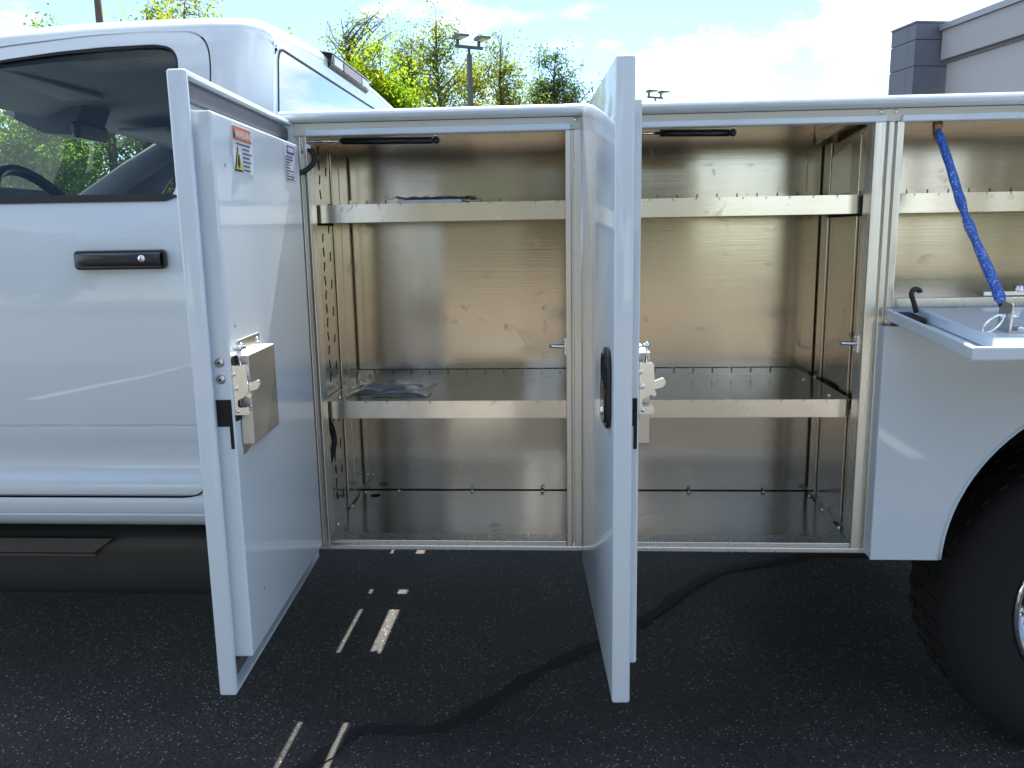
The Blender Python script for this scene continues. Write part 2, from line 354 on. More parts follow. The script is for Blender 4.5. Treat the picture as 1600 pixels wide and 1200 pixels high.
def sheet(outline, holes, fmap, zs=(), xs=(), thick=0.0, name='panel', material='white_paint', parent=None, nrm=(0,1,0), smooth=True):
    """2D outline (with holes) in (a,b), cut along b=zs and a=xs, mapped by fmap(a,b)->3D, thickened along nrm"""
    bm = bmesh.new()
    for poly in [outline] + list(holes):
        vs = [bm.verts.new((p[0], 0, p[1])) for p in poly]
        for i in range(len(vs)): bm.edges.new((vs[i], vs[(i+1)%len(vs)]))
    bmesh.ops.triangle_fill(bm, use_beauty=True, use_dissolve=False, edges=bm.edges[:])
    for z in zs: bmesh.ops.bisect_plane(bm, geom=bm.verts[:]+bm.edges[:]+bm.faces[:], plane_co=(0,0,z), plane_no=(0,0,1), dist=1e-5)
    for x in xs: bmesh.ops.bisect_plane(bm, geom=bm.verts[:]+bm.edges[:]+bm.faces[:], plane_co=(x,0,0), plane_no=(1,0,0), dist=1e-5)
    bmesh.ops.recalc_face_normals(bm, faces=bm.faces[:])
    nv = Vector(nrm)
    for v in bm.verts: v.co = Vector(fmap(v.co.x, v.co.z))
    if thick:
        ret = bmesh.ops.extrude_face_region(bm, geom=bm.faces[:])
        for g in ret['geom']:
            if isinstance(g, bmesh.types.BMVert): g.co += nv*thick
        bmesh.ops.recalc_face_normals(bm, faces=bm.faces[:])
    me = bpy.data.meshes.new(name); bm.to_mesh(me); bm.free()
    if smooth:
        for p in me.polygons: p.use_smooth = True
        me.set_sharp_from_angle(angle=R(35))
    me.materials.append(M[material]); o = bpy.data.objects.new(name, me); C.objects.link(o)
    if parent: o.parent = parent
    return o

# ------------------------------------------------------------------ ground
def flat(name, poly, z, material, parent=None):
    o = MB().add([(x, y, z) for x, y in poly], [tuple(range(len(poly)))]).build(name, material, parent, fix=False)
    return o
def rect(x0, x1, y0, y1): return [(x0, y0), (x1, y0), (x1, y1), (x0, y1)]
g = tag(flat('ground', rect(-900, 900, -900, 900), -0.008, 'grass_verge'), kind='structure')
lot = tag(flat('parking_lot', rect(-70, 60, -46, 22), 0.0, 'asphalt'), kind='structure')
pad = tag(flat('concrete_apron', rect(-60, 55, -26, -6.2), 0.004, 'concrete_pad'), kind='structure')
for i in range(9):
    flat('painted_stripe', rect(-11+2.7*i, -10.9+2.7*i, -6.0, -2.9), 0.004, 'stripe_paint', lot)
# sealed crack winding over the asphalt
random.seed(4)
cr = [(-1.9, -1.5), (-1.1, -0.9), (-0.5, -0.36), (-0.20, -0.13), (-0.091, -0.05), (-0.035, 0.034), (0.0, 0.10), (0.05, 0.125), (0.122, 0.126), (0.216, 0.130), (0.278, 0.182), (0.375, 0.295), (0.49, 0.45), (0.663, 0.613), (0.834, 0.787), (0.966, 0.982), (1.081, 1.125), (1.193, 1.218), (1.4, 1.30), (1.8, 1.5)]
def spline(pts, n=8):
    out = []
    for i in range(len(pts)-1):
        p0, p1, p2, p3 = [Vector(pts[max(0, min(len(pts)-1, i+k))]) for k in (-1, 0, 1, 2)]
        for k in range(n):
            t = k/n; out.append(0.5*((2*p1)+(p2-p0)*t+(2*p0-5*p1+4*p2-p3)*t*t+(3*p1-p0-3*p2+p3)*t**3))
    out.append(Vector(pts[-1])); return out
cs = spline(cr); mb = MB(); vs = []
for i, p in enumerate(cs):
    d = (cs[min(i+1, len(cs)-1)]-cs[max(0, i-1)]).normalized(); nn = Vector((-d.y, d.x))
    wd = 0.020 + 0.005*math.sin(i*0.7) + random.uniform(-.004, .004)
    a, b = p+nn*wd, p-nn*wd; vs += [(a.x, a.y, 0.004), (b.x, b.y, 0.004)]
mb.add(vs, [(2*i, 2*i+1, 2*i+3, 2*i+2) for i in range(len(cs)-1)]); mb.build('tar_seam', 'tar_seal', lot)

# ------------------------------------------------------------------ the truck
truck = tag(empty('service_truck'), 'white service truck with open aluminium tool compartments behind its cab', 'truck')
ZB = 0.555                       # bottom of the body frame

# ---- service body: frame extrusions
def part(mb, name, material, parent=truck): return mb.build(name, material, parent)
X1, XC, XR, X3 = 0.0, 0.567, 1.215, 1.275
def post(name, x0, x1, grooves, z0=ZB, z1=1.509):
    b = MB()
    b.box(x0, x1, 0.008, 0.045, z0, z1)
    xs = [x0] + [q for gq in grooves for q in gq] + [x1]
    for i in range(0, len(xs), 2): b.bbox(xs[i], xs[i+1], -0.002, 0.0079, z0, z1, 0.002, 2)
    return part(b, name, 'alu_extrusion')
post('frame_post', -0.045, 0.002, [(-0.012, -0.006)])
post('frame_post', XC, 0.634, [(0.580, 0.585)])
post('frame_post', XR, X3, [(1.237, 1.243), (1.254, 1.260)])
b = MB(); b.bbox(-0.045, X3-0.02, -0.003, 0.05, ZB, ZB+0.0135, 0.003); b.bbox(0.0025, XC-0.0005, 0.0, 0.05, ZB+0.0137, ZB+0.0246, 0.002); b.bbox(0.6345, XR-0.0005, 0.0, 0.05, ZB+0.0137, ZB+0.0246, 0.002)
part(b, 'bottom_rail', 'alu_extrusion')
b = MB(); b.box(-0.045, 2.75, 0.0, 0.05, 1.5095, 1.5345); part(b, 'header_rail', 'frame_cream')
b = MB()
for x0, x1 in ((0.0, XC+0.012), (0.634, XR+0.022), (X3-0.008, 2.30)): b.bbox(x0, x1, -0.009, -0.0005, 1.507, 1.5215, 0.003)
b.build_each('drip_lip', 'powder_white', truck)
# rolled top cap
prof = [(0.06, 1.536), (-0.010, 1.536), (-0.021, 1.5375), (-0.028, 1.542), (-0.030, 1.548), (-0.027, 1.5535), (-0.018, 1.558), (-0.004, 1.5605), (0.02, 1.5615), (0.49, 1.5615), (0.49, 1.55), (0.06, 1.55)]
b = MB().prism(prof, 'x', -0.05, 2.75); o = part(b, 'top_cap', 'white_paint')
for p in o.data.polygons: p.use_smooth = True
o.data.set_sharp_from_angle(angle=R(40))
# screws
b = MB().lathe([(0.0001, -0.003), (0.0025, -0.0028), (0.0048, -0.0015), (0.005, 0.001)], (0, 0, 0), 'y', 14)
screw0 = b.build('screw', 'zinc', truck); screw0.location = (0.589, -0.0005, 1.5285)
hb = MB().lathe([(0.0001, -0.0035), (0.0015, -0.0035), (0.0016, -0.002)], (0, 0, 0), 'y', 8)
for x in (1.226, 1.257): dup(screw0, truck, (x, -0.0005, 1.5285))

# ---- compartment interior of sheet aluminium
YB = 0.395
def panelbox(name, *a): return part(MB().box(*a), name, 'alu_sheet')
panelbox('back_panel', -0.02, 1.236, YB, YB+0.004, ZB+0.02, 1.535)
panelbox('floor_panel', -0.0195, 1.2355, 0.0505, YB-0.0005, ZB+0.0205, ZB+0.0235)
panelbox('ceiling_panel', -0.0195, 1.2355, 0.0505, YB-0.0005, 1.532, 1.535)
panelbox('side_panel', -0.020, -0.016, 0.0455, YB-0.0005, ZB+0.024, 1.5315)
panelbox('side_panel', 1.232, 1.236, 0.0455, YB-0.0005, ZB+0.024, 1.5315)
# upright channels on the side walls (left pair, right pair), and angled corner gussets
for x0, x1, yy in ((-0.0155, -0.011, ((0.235, 0.295), (0.302, 0.372))), (1.226, 1.2315, ((0.115, 0.172), (0.325, 0.380)))):
    for y0, y1 in yy:
        part(MB().bbox(x0, x1, y0, y1, ZB+0.03, 1.50, 0.0015), 'shelf_upright', 'alu_sheet')
part(MB().box(1.19, 1.222, YB-0.007, YB-0.0008, ZB+0.36, 1.50), 'shelf_upright', 'alu_sheet')
part(MB().prism([(0.06, 1.531), (YB-0.012, 1.531), (YB-0.012, 1.50), (0.06, 1.528)], 'x', 1.205, 1.2075), 'gusset', 'alu_sheet')
part(MB().prism([(0.075, 1.372), (0.322, 1.372), (0.322, 1.462), (0.075, 1.502)], 'x', 1.2285, 1.2312), 'wall_plate', 'alu_bright')
# louvre slots in the left wall
sl = MB().box(-0.0006, 0.0006, -0.0016, 0.0016, -0.011, 0.011).build('vent_slot', 'dark_void', truck); first = True
random.seed(3)
for k in range(26):
    z = ZB+0.075 + k*0.034
    for j, y in enumerate((0.095, 0.145, 0.200)):
        if j == 2 and k % 2: continue
        zz = z + (0.012 if j % 2 else 0)
        if abs(zz-(ZB+0.33)) < 0.035 or abs(zz-(ZB+0.79)) < 0.035: continue
        t = R(16)*(1 if (k+j) % 2 else -1)
        if first: sl.location = (-0.0155, y, zz); sl.rotation_euler = (t, 0, 0); first = False
        else: dup(sl, truck, (-0.0155, y, zz), (t, 0, 0))
# bolts on the floor and walls
bolt0 = MB().lathe([(0.0001, 0.005), (0.003, 0.0045), (0.0045, 0.002), (0.005, 0.0)], (0, 0, 0), 'z', 12).build('bolt', 'zinc', truck)
bolt0.location = (0.301, YB-0.012, ZB+0.0236)
FZ = ZB+0.0236
for x, y in ((0.093, YB-0.012), (0.499, YB-0.012), (0.905, YB-0.012), (1.108, YB-0.012), (0.0, 0.37), (-0.008, 0.25), (-0.008, 0.11), (1.222, 0.35), (1.222, 0.235), (1.222, 0.103)):
    dup(bolt0, truck, (x, y, FZ))
for x, z in ((0.002, 0.625), (0.018, 0.625), (1.20, 0.625), (0.30, 0.585), (0.50, 0.588), (0.905, 0.588), (1.108, 0.588), (0.03, 1.34), (1.19, 1.47)):
    dup(bolt0, truck, (x, YB-0.0006, z), (R(90), 0, 0))
part(MB().lathe([(0.0001, 0.0006), (0.014, 0.0006)], (0.035, 0.34, FZ), 'z', 20), 'drain_hole', 'dark_void')
for x0, x1 in ((0.0, 0.565), (0.64, 1.215)): pass
part(MB().box(-0.0155, 1.2315, YB-0.0025, YB-0.0006, ZB+0.0236, ZB+0.0256), 'floor_seam', 'dark_void')

# ---- shelves: flat plate, slotted front lip turned down, rear upstand
def shelf(z1, lip, x0, x1, y0, y1, endgap=True):
    root = part(MB().box(x0, x1, y0+0.0025, y1, z1-0.003, z1-0.0008), 'shelf', 'alu_sheet')
    b = MB(); b.box(x0, x1, y0, y0+0.0022, z1-lip, z1-0.005)
    n = int((x1-x0)/0.0495); xs = [x0 + (x1-x0)*i/n for i in range(n+1)]
    for i in range(n): b.box(xs[i]+0.0016, xs[i+1]-0.0016, y0, y0+0.0022, z1-0.005, z1)
    b.box(x0, x1, y0, y0+0.012, z1-lip-0.0018, z1-lip-0.0001)
    b.build('front_lip', 'alu_bright', root)
    b = MB()
    for i in range(n):
        b.box(xs[i]+0.0016, xs[i+1]-0.0016, y1-0.002, y1, z1-0.0007, z1+0.022)
    b.box(x0, x1, y1-0.0045, y1-0.0022, z1-0.0007, z1+0.010)
    b.build('rear_upstand', 'alu_sheet', root)
    b = MB(); b.box(x0-0.0022, x0-0.0001, y0, y1, z1-lip, z1+0.001); b.box(x1+0.0001, x1+0.0022, y0, y1, z1-lip, z1+0.001); b.build_each('end_lip', 'alu_sheet', root)
    for x in (x0+0.025, x1-0.03):
        for y in (y0+0.05, y1-0.06):
            k = dup(bolt0, root, (x, y, z1-0.0007)); k.parent = root
    return root
shelf(ZB+0.3486, 0.040, -0.012, 1.2154, 0.062, 0.385)
shelf(ZB+0.8076, 0.039, -0.012, 1.2154, 0.062, 0.385)
part(MB().bbox(1.2178, 1.2315, 0.05, 0.30, ZB+0.762, ZB+0.806, 0.001), 'shelf_rail', 'dark_void')
part(MB().bbox(-0.0155, -0.0142, 0.05, 0.30, ZB+0.762, ZB+0.806, 0.0005), 'shelf_rail', 'dark_void')

# black trim loop hanging below the lower shelf on the left wall
pts = [(-0.008, 0.07, 0.86), (-0.004, 0.085, 0.835), (0.0, 0.09, 0.80), (-0.004, 0.085, 0.775), (-0.009, 0.07, 0.752)]
part(MB().tube([p for p in spline(pts, 5)], 0.007, 8), 'rubber_cord', 'rubber_black')

# ---- gas struts under the header
def strut(xa, xb, xc, y, z):
    body = part(MB().tube([(xb, y, z), (xc, y, z-0.003)], 0.0076, 14), 'gas_strut', 'black_gloss')
    MB().tube([(xa, y, z+0.0015), (xb-0.0005, y, z)], 0.0035, 10).build('piston_rod', 'chrome', body)
    b = MB(); b.lathe([(0.0001, -0.008), (0.006, -0.006), (0.0085, 0), (0.006, 0.006), (0.0001, 0.008)], (xc+0.008, y, z-0.003), 'z', 12); b.lathe([(0.0001, -0.008), (0.006, -0.006), (0.0085, 0), (0.006, 0.006), (0.0001, 0.008)], (xa-0.004, y, z+0.0015), 'z', 12)
    b.build_each('ball_socket', 'black_plastic', body)
    MB().tube([(xc+0.008, y-0.004, z+0.004), (xc+0.008, y-0.001, z+0.014)], 0.0035, 8).build('ball_stud', 'zinc', body)
strut(-0.012, 0.074, 0.276, 0.024, 1.4985)
strut(0.655, 0.771, 0.918, 0.024, 1.4990)

# ---- latch strikers on the posts
def striker(x, y, z, sgn):
    b = MB(); pts = [(x, y-0.006, z), (x-0.028*sgn, y-0.006, z+0.001), (x-0.034*sgn, y, z+0.001), (x-0.028*sgn, y+0.008, z), (x, y+0.008, z)]
    root = part(MB().tube([p for p in spline(pts, 4)], 0.0042, 8), 'striker', 'zinc')
    b = MB(); b.bbox(x-0.003, x+0.0015, y-0.010, y+0.012, z-0.02, z+0.02, 0.001); b.tube([(x-0.006*sgn, y+0.001, z-0.014), (x, y+0.001, z-0.014)], 0.004, 6); b.tube([(x-0.006*sgn, y+0.001, z+0.014), (x, y+0.001, z+0.014)], 0.004, 6)
    b.build('striker_plate', 'zinc', root)
striker(XC-0.0005, 0.022, 1.037, 1)
striker(XR-0.0005, 0.032, 1.037, 1)

# ---- compartment doors
DW, DH0, DH1 = 0.604, 0.5345, 1.5385
def compartment_door(hx, ang, pd):
    # pd: depth of the inner pan; everything fixed to its face moves with it
    dy = pd - 0.0545
    # local axes: x along the width from the hinge, y through the thickness towards the inside, z up
    bm = bmesh.new(); bmesh.ops.create_cube(bm, size=1)
    for v in bm.verts: v.co = Vector((DW*(v.co.x+.5), 0.029*(v.co.y+.5), DH0+(DH1-DH0)*(v.co.z+.5)))
    bmesh.ops.bevel(bm, geom=bm.edges[:], offset=0.0045, segments=3, affect='EDGES', profile=0.5)
    f = max(bm.faces, key=lambda q: q.normal.y*q.calc_area())
    bmesh.ops.inset_region(bm, faces=[f], thickness=0.006)
    r = bmesh.ops.extrude_face_region(bm, geom=[f]); nf = [q for q in r['geom'] if isinstance(q, bmesh.types.BMFace)]
    for q in r['geom']:
        if isinstance(q, bmesh.types.BMVert): q.co.y -= 0.024
    bmesh.ops.delete(bm, geom=[f], context='FACES') if f.is_valid else None
    root = MB().bm(bm).build('compartment_door', 'powder_white', truck)
    root.location = (hx, -0.0045, 0); root.rotation_euler = (0, 0, -ang)
    for p in root.data.polygons: p.use_smooth = True
    root.data.set_sharp_from_angle(angle=R(40))
    # inner pan
    b = MB(); b.bbox(0.070, 0.583, 0.0055, pd, 0.594, 1.482, 0.0035, 3); b.build('inner_pan', 'powder_white', root)
    # weather strip around the pan
    b = MB()
    for x0, x1, z0, z1 in ((0.012, 0.594, 1.496, 1.524), (0.012, 0.594, 0.551, 0.574), (0.012, 0.04, 0.575, 1.495)):
        b.bbox(x0, x1, 0.0055, 0.021, z0, z1, 0.006, 2)
    b.build_each('weather_strip', 'rubber_grey', root)
    # hinge leaf and knuckles
    hg = MB(); hg.tube([(-0.004, 0.004, DH0+0.02), (-0.004, 0.004, DH1-0.02)], 0.005, 10); hg.build('hinge', 'alu_extrusion', root)
    # cut-outs for the latch wrapping the pan corner
    cz = 1.0
    co1 = round_poly([(0.585, 1.010), (0.585, 1.075), (0.5835, 1.075), (0.5835, 1.010)], 0)
    b = MB(); b.box(0.5831, 0.5839, 0.027, 0.0515, 0.994, 1.038); b.box(0.5831, 0.5839, 0.046, 0.0515, 0.957, 0.9939)
    pl_ = round_poly([(0.512, 1.000), (0.5795, 1.000), (0.5795, 1.106), (0.548, 1.106), (0.548, 1.03), (0.512, 1.03)], 0.008, 4)
    b.prism(pl_, 'y', 0.0546, 0.0551)
    b.build('latch_cutout', 'dark_void', root).location = (0, dy, 0)
    # latch body
    lb = round_poly([(0.541, 1.008), (0.579, 1.008), (0.579, 1.083), (0.572, 1.092), (0.548, 1.092), (0.546, 1.06), (0.541, 1.055)], 0.004, 3)
    b = MB(); b.box(0.5685, 0.5715, 0.030, 0.078, 1.012, 1.092)
    def plate(poly, x0, x1): return MB().prism(poly, 'x', x0, x1)
    # side plates face the free edge: profile in (y, z)
    sp = round_poly([(0.046, 1.012), (0.078, 1.012), (0.078, 1.024), (0.060, 1.024), (0.060, 1.036), (0.070, 1.040), (0.079, 1.050), (0.077, 1.092), (0.046, 1.092)], 0.003, 3)
    b = MB().prism(sp, 'x', 0.577, 0.5795); b.prism(sp, 'x', 0.562, 0.5645); b.box(0.5646, 0.5769, 0.046, 0.0495, 1.013, 1.091)
    b.build('latch_body', 'zinc', root).location = (0, dy, 0)
    jaw = round_poly([(0.060, 1.058), (0.078, 1.062), (0.094, 1.068), (0.097, 1.060), (0.092, 1.053), (0.078, 1.050), (0.083, 1.044), (0.080, 1.038), (0.066, 1.046)], 0.003, 3)
    b = MB().prism(jaw, 'x', 0.5665, 0.5755); b.build('latch_jaw', 'zinc', root).location = (0, dy, 0)
    rv = MB()
    for y, z in ((0.056, 1.079), (0.059, 1.056)): rv.lathe([(0.0045, 0), (0.0042, 0.0012), (0.002, 0.0014), (0.0001, 0.0014)], (0.5796, y, z), 'x', 12)
    rv.lathe([(0.003, 0), (0.003, 0.0015), (0.0001, 0.002)], (0.5796, 0.060, 1.018), 'x', 10)
    for q_ in rv.build_each('rivet', 'zinc', root): q_.location = (0, dy, 0)
    # linkage rod above the latch
    b = MB(); b.tube([(0.572, 0.066, 1.092), (0.572, 0.067, 1.118)], 0.0022, 8); b.tube([(0.578, 0.060, 1.119), (0.560, 0.072, 1.119)], 0.0028, 8); b.lathe([(0.0001, -0.005), (0.0045, -0.003), (0.0045, 0.003), (0.0001, 0.005)], (0.572, 0.067, 1.119), 'z', 10); b.tube([(0.560, 0.072, 1.119), (0.556, 0.050, 1.112)], 0.002, 6)
    b.build('latch_rod', 'zinc', root).location = (0, dy, 0)
    # folded cover plate over the latch works
    b = MB(); b.bbox(0.412, 0.556, 0.0552, 0.076, 0.957, 1.106, 0.0022, 2)
    b.box(0.430, 0.545, 0.0546, 0.0562, 1.1065, 1.128)
    b.prism([(0.47, 0.9565), (0.556, 0.9565), (0.556, 0.940), (0.54, 0.940)], 'y', 0.0546, 0.0562)
    b.build('latch_cover', 'steel_cover', root).location = (0, dy, 0)
    rv = MB()
    for x in (0.445, 0.53): rv.lathe([(0.0045, 0), (0.004, 0.0025), (0.0001, 0.0035)], (x, 0.0563, 1.118), 'y', 12)
    for q_ in rv.build_each('rivet', 'zinc', root): q_.location = (0, dy, 0)
    # two screws in in the free-edge wall of the pan
    for z in ((1.098, 1.071) if dy == 0 else ()):
        s_ = MB(); s_.lathe([(0.0078, 0), (0.0078, 0.0008)], (0, 0, 0), 'x', 20); s_.lathe([(0.0072, 0.0), (0.0068, 0.0022), (0.0035, 0.0042), (0.0001, 0.0045)], (0, 0, 0), 'x', 18)
        q = s_.build('screw', 'steel_cover', root); q.location = (0.5833, 0.038, z)
        k_ = MB().lathe([(0.0026, 0.0046), (0.0001, 0.0046)], (0, 0, 0), 'x', 6).build('screw_socket', 'ink_black', root); k_.location = (0.5833, 0.038, z)
    for x, z in ((0.548, 1.152), (0.543, 1.124), (0.537, 1.405), (0.50, 0.68)):
        h = MB().lathe([(0.0028, 0), (0.0001, 0.0001)], (0, 0, 0), 'y', 10).build('drill_hole', 'ink_slate', root); h.location = (x, pd+0.0003, z)
    # outside paddle handle
    ov = round_poly([(0.500, 0.982), (0.578, 0.982), (0.578, 1.112), (0.500, 1.112)], 0.036, 8)
    b = MB().prism(ov, 'y', -0.0075, -0.0003); hz_ = b.build('handle_bezel', 'black_plastic', root); bv_ = hz_.modifiers.new('bevel', 'BEVEL'); bv_.width = 0.003; bv_.segments = 3; bv_.limit_method = 'ANGLE'
    cup = round_poly([(0.507, 1.048), (0.571, 1.048), (0.571, 1.106), (0.507, 1.106)], 0.028, 8)
    rim = MB(); n = len(cup); inner = offset_poly(cup, -0.008)
    rim.add([(x, -0.0077, z) for x, z in cup]+[(x, -0.0105, z) for x, z in offset_poly(cup, -0.003)]+[(x, -0.0077, z) for x, z in inner],
            [(i, (i+1) % n, (i+1) % n+n, i+n) for i in range(n)]+[(i+n, (i+1) % n+n, (i+1) % n+2*n, i+2*n) for i in range(n)], True)
    rim.build('handle_cup', 'black_gloss', root)
    pad_ = round_poly([(0.512, 0.992), (0.568, 0.992), (0.568, 1.062), (0.512, 1.062)], 0.02, 6)
    b = MB().prism(pad_, 'y', -0.0115, -0.0077); b.build('handle_paddle', 'black_gloss', root)
    b = MB().lathe([(0.0001, -0.0028), (0.007, -0.0024), (0.0075, 0)], (0.54, -0.0115, 1.010), 'y', 16); b.build('lock', 'chrome', root)
    return root
door1 = compartment_door(-0.0535, 1.5123, 0.0545)
door2 = compartment_door(0.6015, 1.5101, 0.042)

# stickers on the inside of the front compartment door
def text(s, size, name, material, parent, loc, rot, ext=0.0):
    cu = bpy.data.curves.new(name, 'FONT'); cu.body = s; cu.size = size; cu.align_x = 'LEFT'; cu.offset = 0.0003
    t = bpy.data.objects.new(name, cu); C.objects.link(t)
    dg = bpy.context.evaluated_depsgraph_get(); me = bpy.data.meshes.new_from_object(t.evaluated_get(dg)); bpy.data.objects.remove(t)
    me.materials.clear(); me.materials.append(M[material]); o = bpy.data.objects.new(name, me); C.objects.link(o); o.parent = parent; o.location = loc; o.rotation_euler = rot
    return o
def dbox(x0, x1, z0, z1, y, name, material): return MB().box(x0, x1, y, y+0.0003, z0, z1).build(name, material, door1)
T0 = 0.0547
# the inside face is read with x decreasing to the right
dbox(0.392, 0.540-0.046, 1.398, 1.474, T0, 'sticker', 'sticker_white')
dbox(0.396, 0.491, 1.450, 1.472, T0+0.0005, 'sticker_header', 'sticker_orange')
text('\u26a0WARNING' if False else 'WARNING', 0.0185, 'lettering', 'sticker_white', door1, (0.4795, T0+0.0012, 1.4545), (R(90), 0, R(180)))
MB().prism([(0.489, 1.4535), (0.4805, 1.4535), (0.4848, 1.4685)], 'y', T0+0.001, T0+0.0013).build('warning_mark', 'ink_black', door1)
MB().prism([(0.492, 1.400), (0.451, 1.400), (0.4715, 1.441)], 'y', T0+0.0006, T0+0.0009).build('warning_triangle', 'ink_black', door1)
MB().prism([(0.4875, 1.4028), (0.4555, 1.4028), (0.4715, 1.4355)], 'y', T0+0.0012, T0+0.0015).build('warning_triangle', 'sticker_yellow', door1)
MB().prism([(0.474, 1.427), (0.469, 1.427), (0.466, 1.412), (0.470, 1.405), (0.477, 1.408), (0.478, 1.415)], 'y', T0+0.0018, T0+0.002).build('warning_symbol', 'ink_black', door1)
ln = MB(); random.seed(8)
for i in range(7):
    x1_ = 0.446 if i else 0.476; ln.box(x1_-random.uniform(0.032, 0.048) if i else 0.405, x1_, T0+0.0005, T0+0.0008, 1.4435-i*0.0068, 1.4462-i*0.0068)
tag(ln.build('print_lines', 'ink_slate', door1), kind='stuff')
dbox(0.108, 0.182, 1.402, 1.480-0.004, T0, 'sticker', 'sticker_white')
dbox(0.110, 0.166, 1.457, 1.4735, T0+0.0005, 'sticker_header', 'sticker_violet')
ln = MB()
for i, L in enumerate((0.05, 0.056, 0.028, 0.022, 0.032, 0.055, 0.016, 0.056, 0.052)):
    ln.box(0.178-L, 0.178, T0+0.0005, T0+0.0008, 1.4498-i*0.0055, 1.4518-i*0.0055)
tag(ln.build('print_lines', 'ink_black', door1), kind='stuff')
ln = MB(); random.seed(5); x = 0.160
while x > 0.118:
    wv = random.uniform(0.002, 0.005); ln.box(x-wv, x, T0+0.0011, T0+0.0013, 1.461, 1.470); x -= wv+0.0015
tag(ln.build('lettering', 'sticker_white', door1), kind='stuff')
# hold-open arm and cable at the hinge side of the front door
b = MB(); b.bbox(-0.046, 0.010, 0.0, 0.016, 1.4815, 1.4865, 0.0015); b.lathe([(0.0001, 0.006), (0.006, 0.006), (0.007, 0)], (0.004, 0.006, 1.487), 'z', 10); b.lathe([(0.0001, -0.008), (0.006, -0.008), (0.007, 0)], (-0.01, 0.006, 1.481), 'z', 10)
part(b, 'hold_open_arm', 'zinc')
b = MB(); b.bbox(-0.036, -0.030, -0.03, 0.004, 1.435, 1.4805, 0.002); b.lathe([(0.0001, 0.004), (0.004, 0.003), (0.005, 0)], (-0.030, -0.012, 1.444), 'x', 10); b.lathe([(0.0001, 0.004), (0.004, 0.003), (0.005, 0)], (-0.030, -0.012, 1.470), 'x', 10)
part(b, 'hinge_bracket', 'zinc')
pts = [(0.004, 0.006, 1.484), (0.013, 0.010, 1.468), (0.012, 0.004, 1.450), (-0.002, -0.012, 1.434), (-0.026, -0.03, 1.424), (-0.034, -0.035, 1.421)]
part(MB().tube(spline(pts, 5), 0.0055, 10), 'rubber_cable', 'rubber_black')
b = MB()
for z0, z1 in ((1.33, 1.385), (1.19, 1.32), (0.70, 0.76)): b.bbox(-0.0305, -0.0235, -0.012, -0.003, z0, z1, 0.002)
b.build_each('hinge_knuckle', 'alu_extrusion', truck)

# ---- wheel-house panel with arch, proud of the frame
ARC = (1.80, 0.545); RA = 0.402
poly = [(1.246, 0.5555), (ARC[0]-RA-0.002, 0.5555), (ARC[0]-RA, 0.5575)] + [(ARC[0]-RA*math.cos(t), ARC[1]+RA*math.sin(t)) for t in [R(a) for a in range(4, 177, 4)]] + [(ARC[0]+RA, 0.5575), (ARC[0]+RA+0.002, 0.5555), (2.36, 0.5555), (2.36, 1.083), (1.246, 1.083)]
o = part(MB().prism(poly, 'y', -0.040, -0.034), 'fender_panel', 'powder_white')
bv = o.modifiers.new('bevel', 'BEVEL'); bv.width = 0.002; bv.segments = 2; bv.limit_method = 'ANGLE'
part(MB().box(1.2465, 1.2485, -0.0338, 0.03, 0.558, 1.083), 'panel_return', 'powder_white')
lipv = MB()  # rolled arch edge
ap = [(ARC[0]-(RA+0.001)*math.cos(R(a)), -0.041, ARC[1]+(RA+0.001)*math.sin(R(a))) for a in range(2, 179, 4)]
lipv.tube(ap, 0.0035, 6); lipv.build('arch_lip', 'powder_white', o)
# wheel-house liner
vs = []; fs = []
for i, a in enumerate(range(2, 179, 8)):
    for y in (-0.0335, 0.60): vs.append((ARC[0]-(RA+0.012)*math.cos(R(a)), y, ARC[1]+(RA+0.012)*math.sin(R(a))))
for i in range(len(vs)//2-1): fs.append((2*i, 2*i+1, 2*i+3, 2*i+2))
part(MB().add(vs, fs, True), 'wheel_well', 'chassis_black')
part(MB().box(1.30, 2.30, 0.60, 0.603, 0.30, 0.96), 'wheel_well_back', 'chassis_black')

# ---- side compartment above the wheel
panelbox('back_panel', X3-0.01, 2.31, 0.385, 0.389, 1.10, 1.533)
panelbox('floor_panel', X3-0.0095, 2.3095, 0.0105, 0.3845, 1.120, 1.1235)
panelbox('ceiling_panel', X3-0.0095, 2.3095, 0.0505, 0.3845, 1.5295, 1.5325)
panelbox('side_panel', X3-0.014, X3-0.0101, 0.046, 0.3845, 1.124, 1.529)
panelbox('side_panel', 2.3101, 2.314, 0.046, 0.3845, 1.124, 1.529)
part(MB().bbox(X3+0.0005, 2.30, -0.001, 0.010, 1.112, 1.1395, 0.002), 'sill_rail', 'alu_extrusion')
shelf(1.363, 0.040, X3+0.004, 2.30, 0.062, 0.37)
part(MB().bbox(2.30, 2.36, 0.0, 0.045, ZB, 1.509, 0.002), 'frame_post', 'alu_extrusion')
part(MB().bbox(2.345, 2.74, -0.006, 0.02, ZB, 1.508, 0.004), 'rear_compartment_door', 'powder_white')
part(MB().bbox(1.47, 1.56, 0.012, 0.05, 1.141, 1.150, 0.001).lathe([(0.011, 0), (0.011, 0.012), (0.0001, 0.013)], (1.546, 0.02, 1.150), 'z', 14), 'catch_plate', 'zinc')
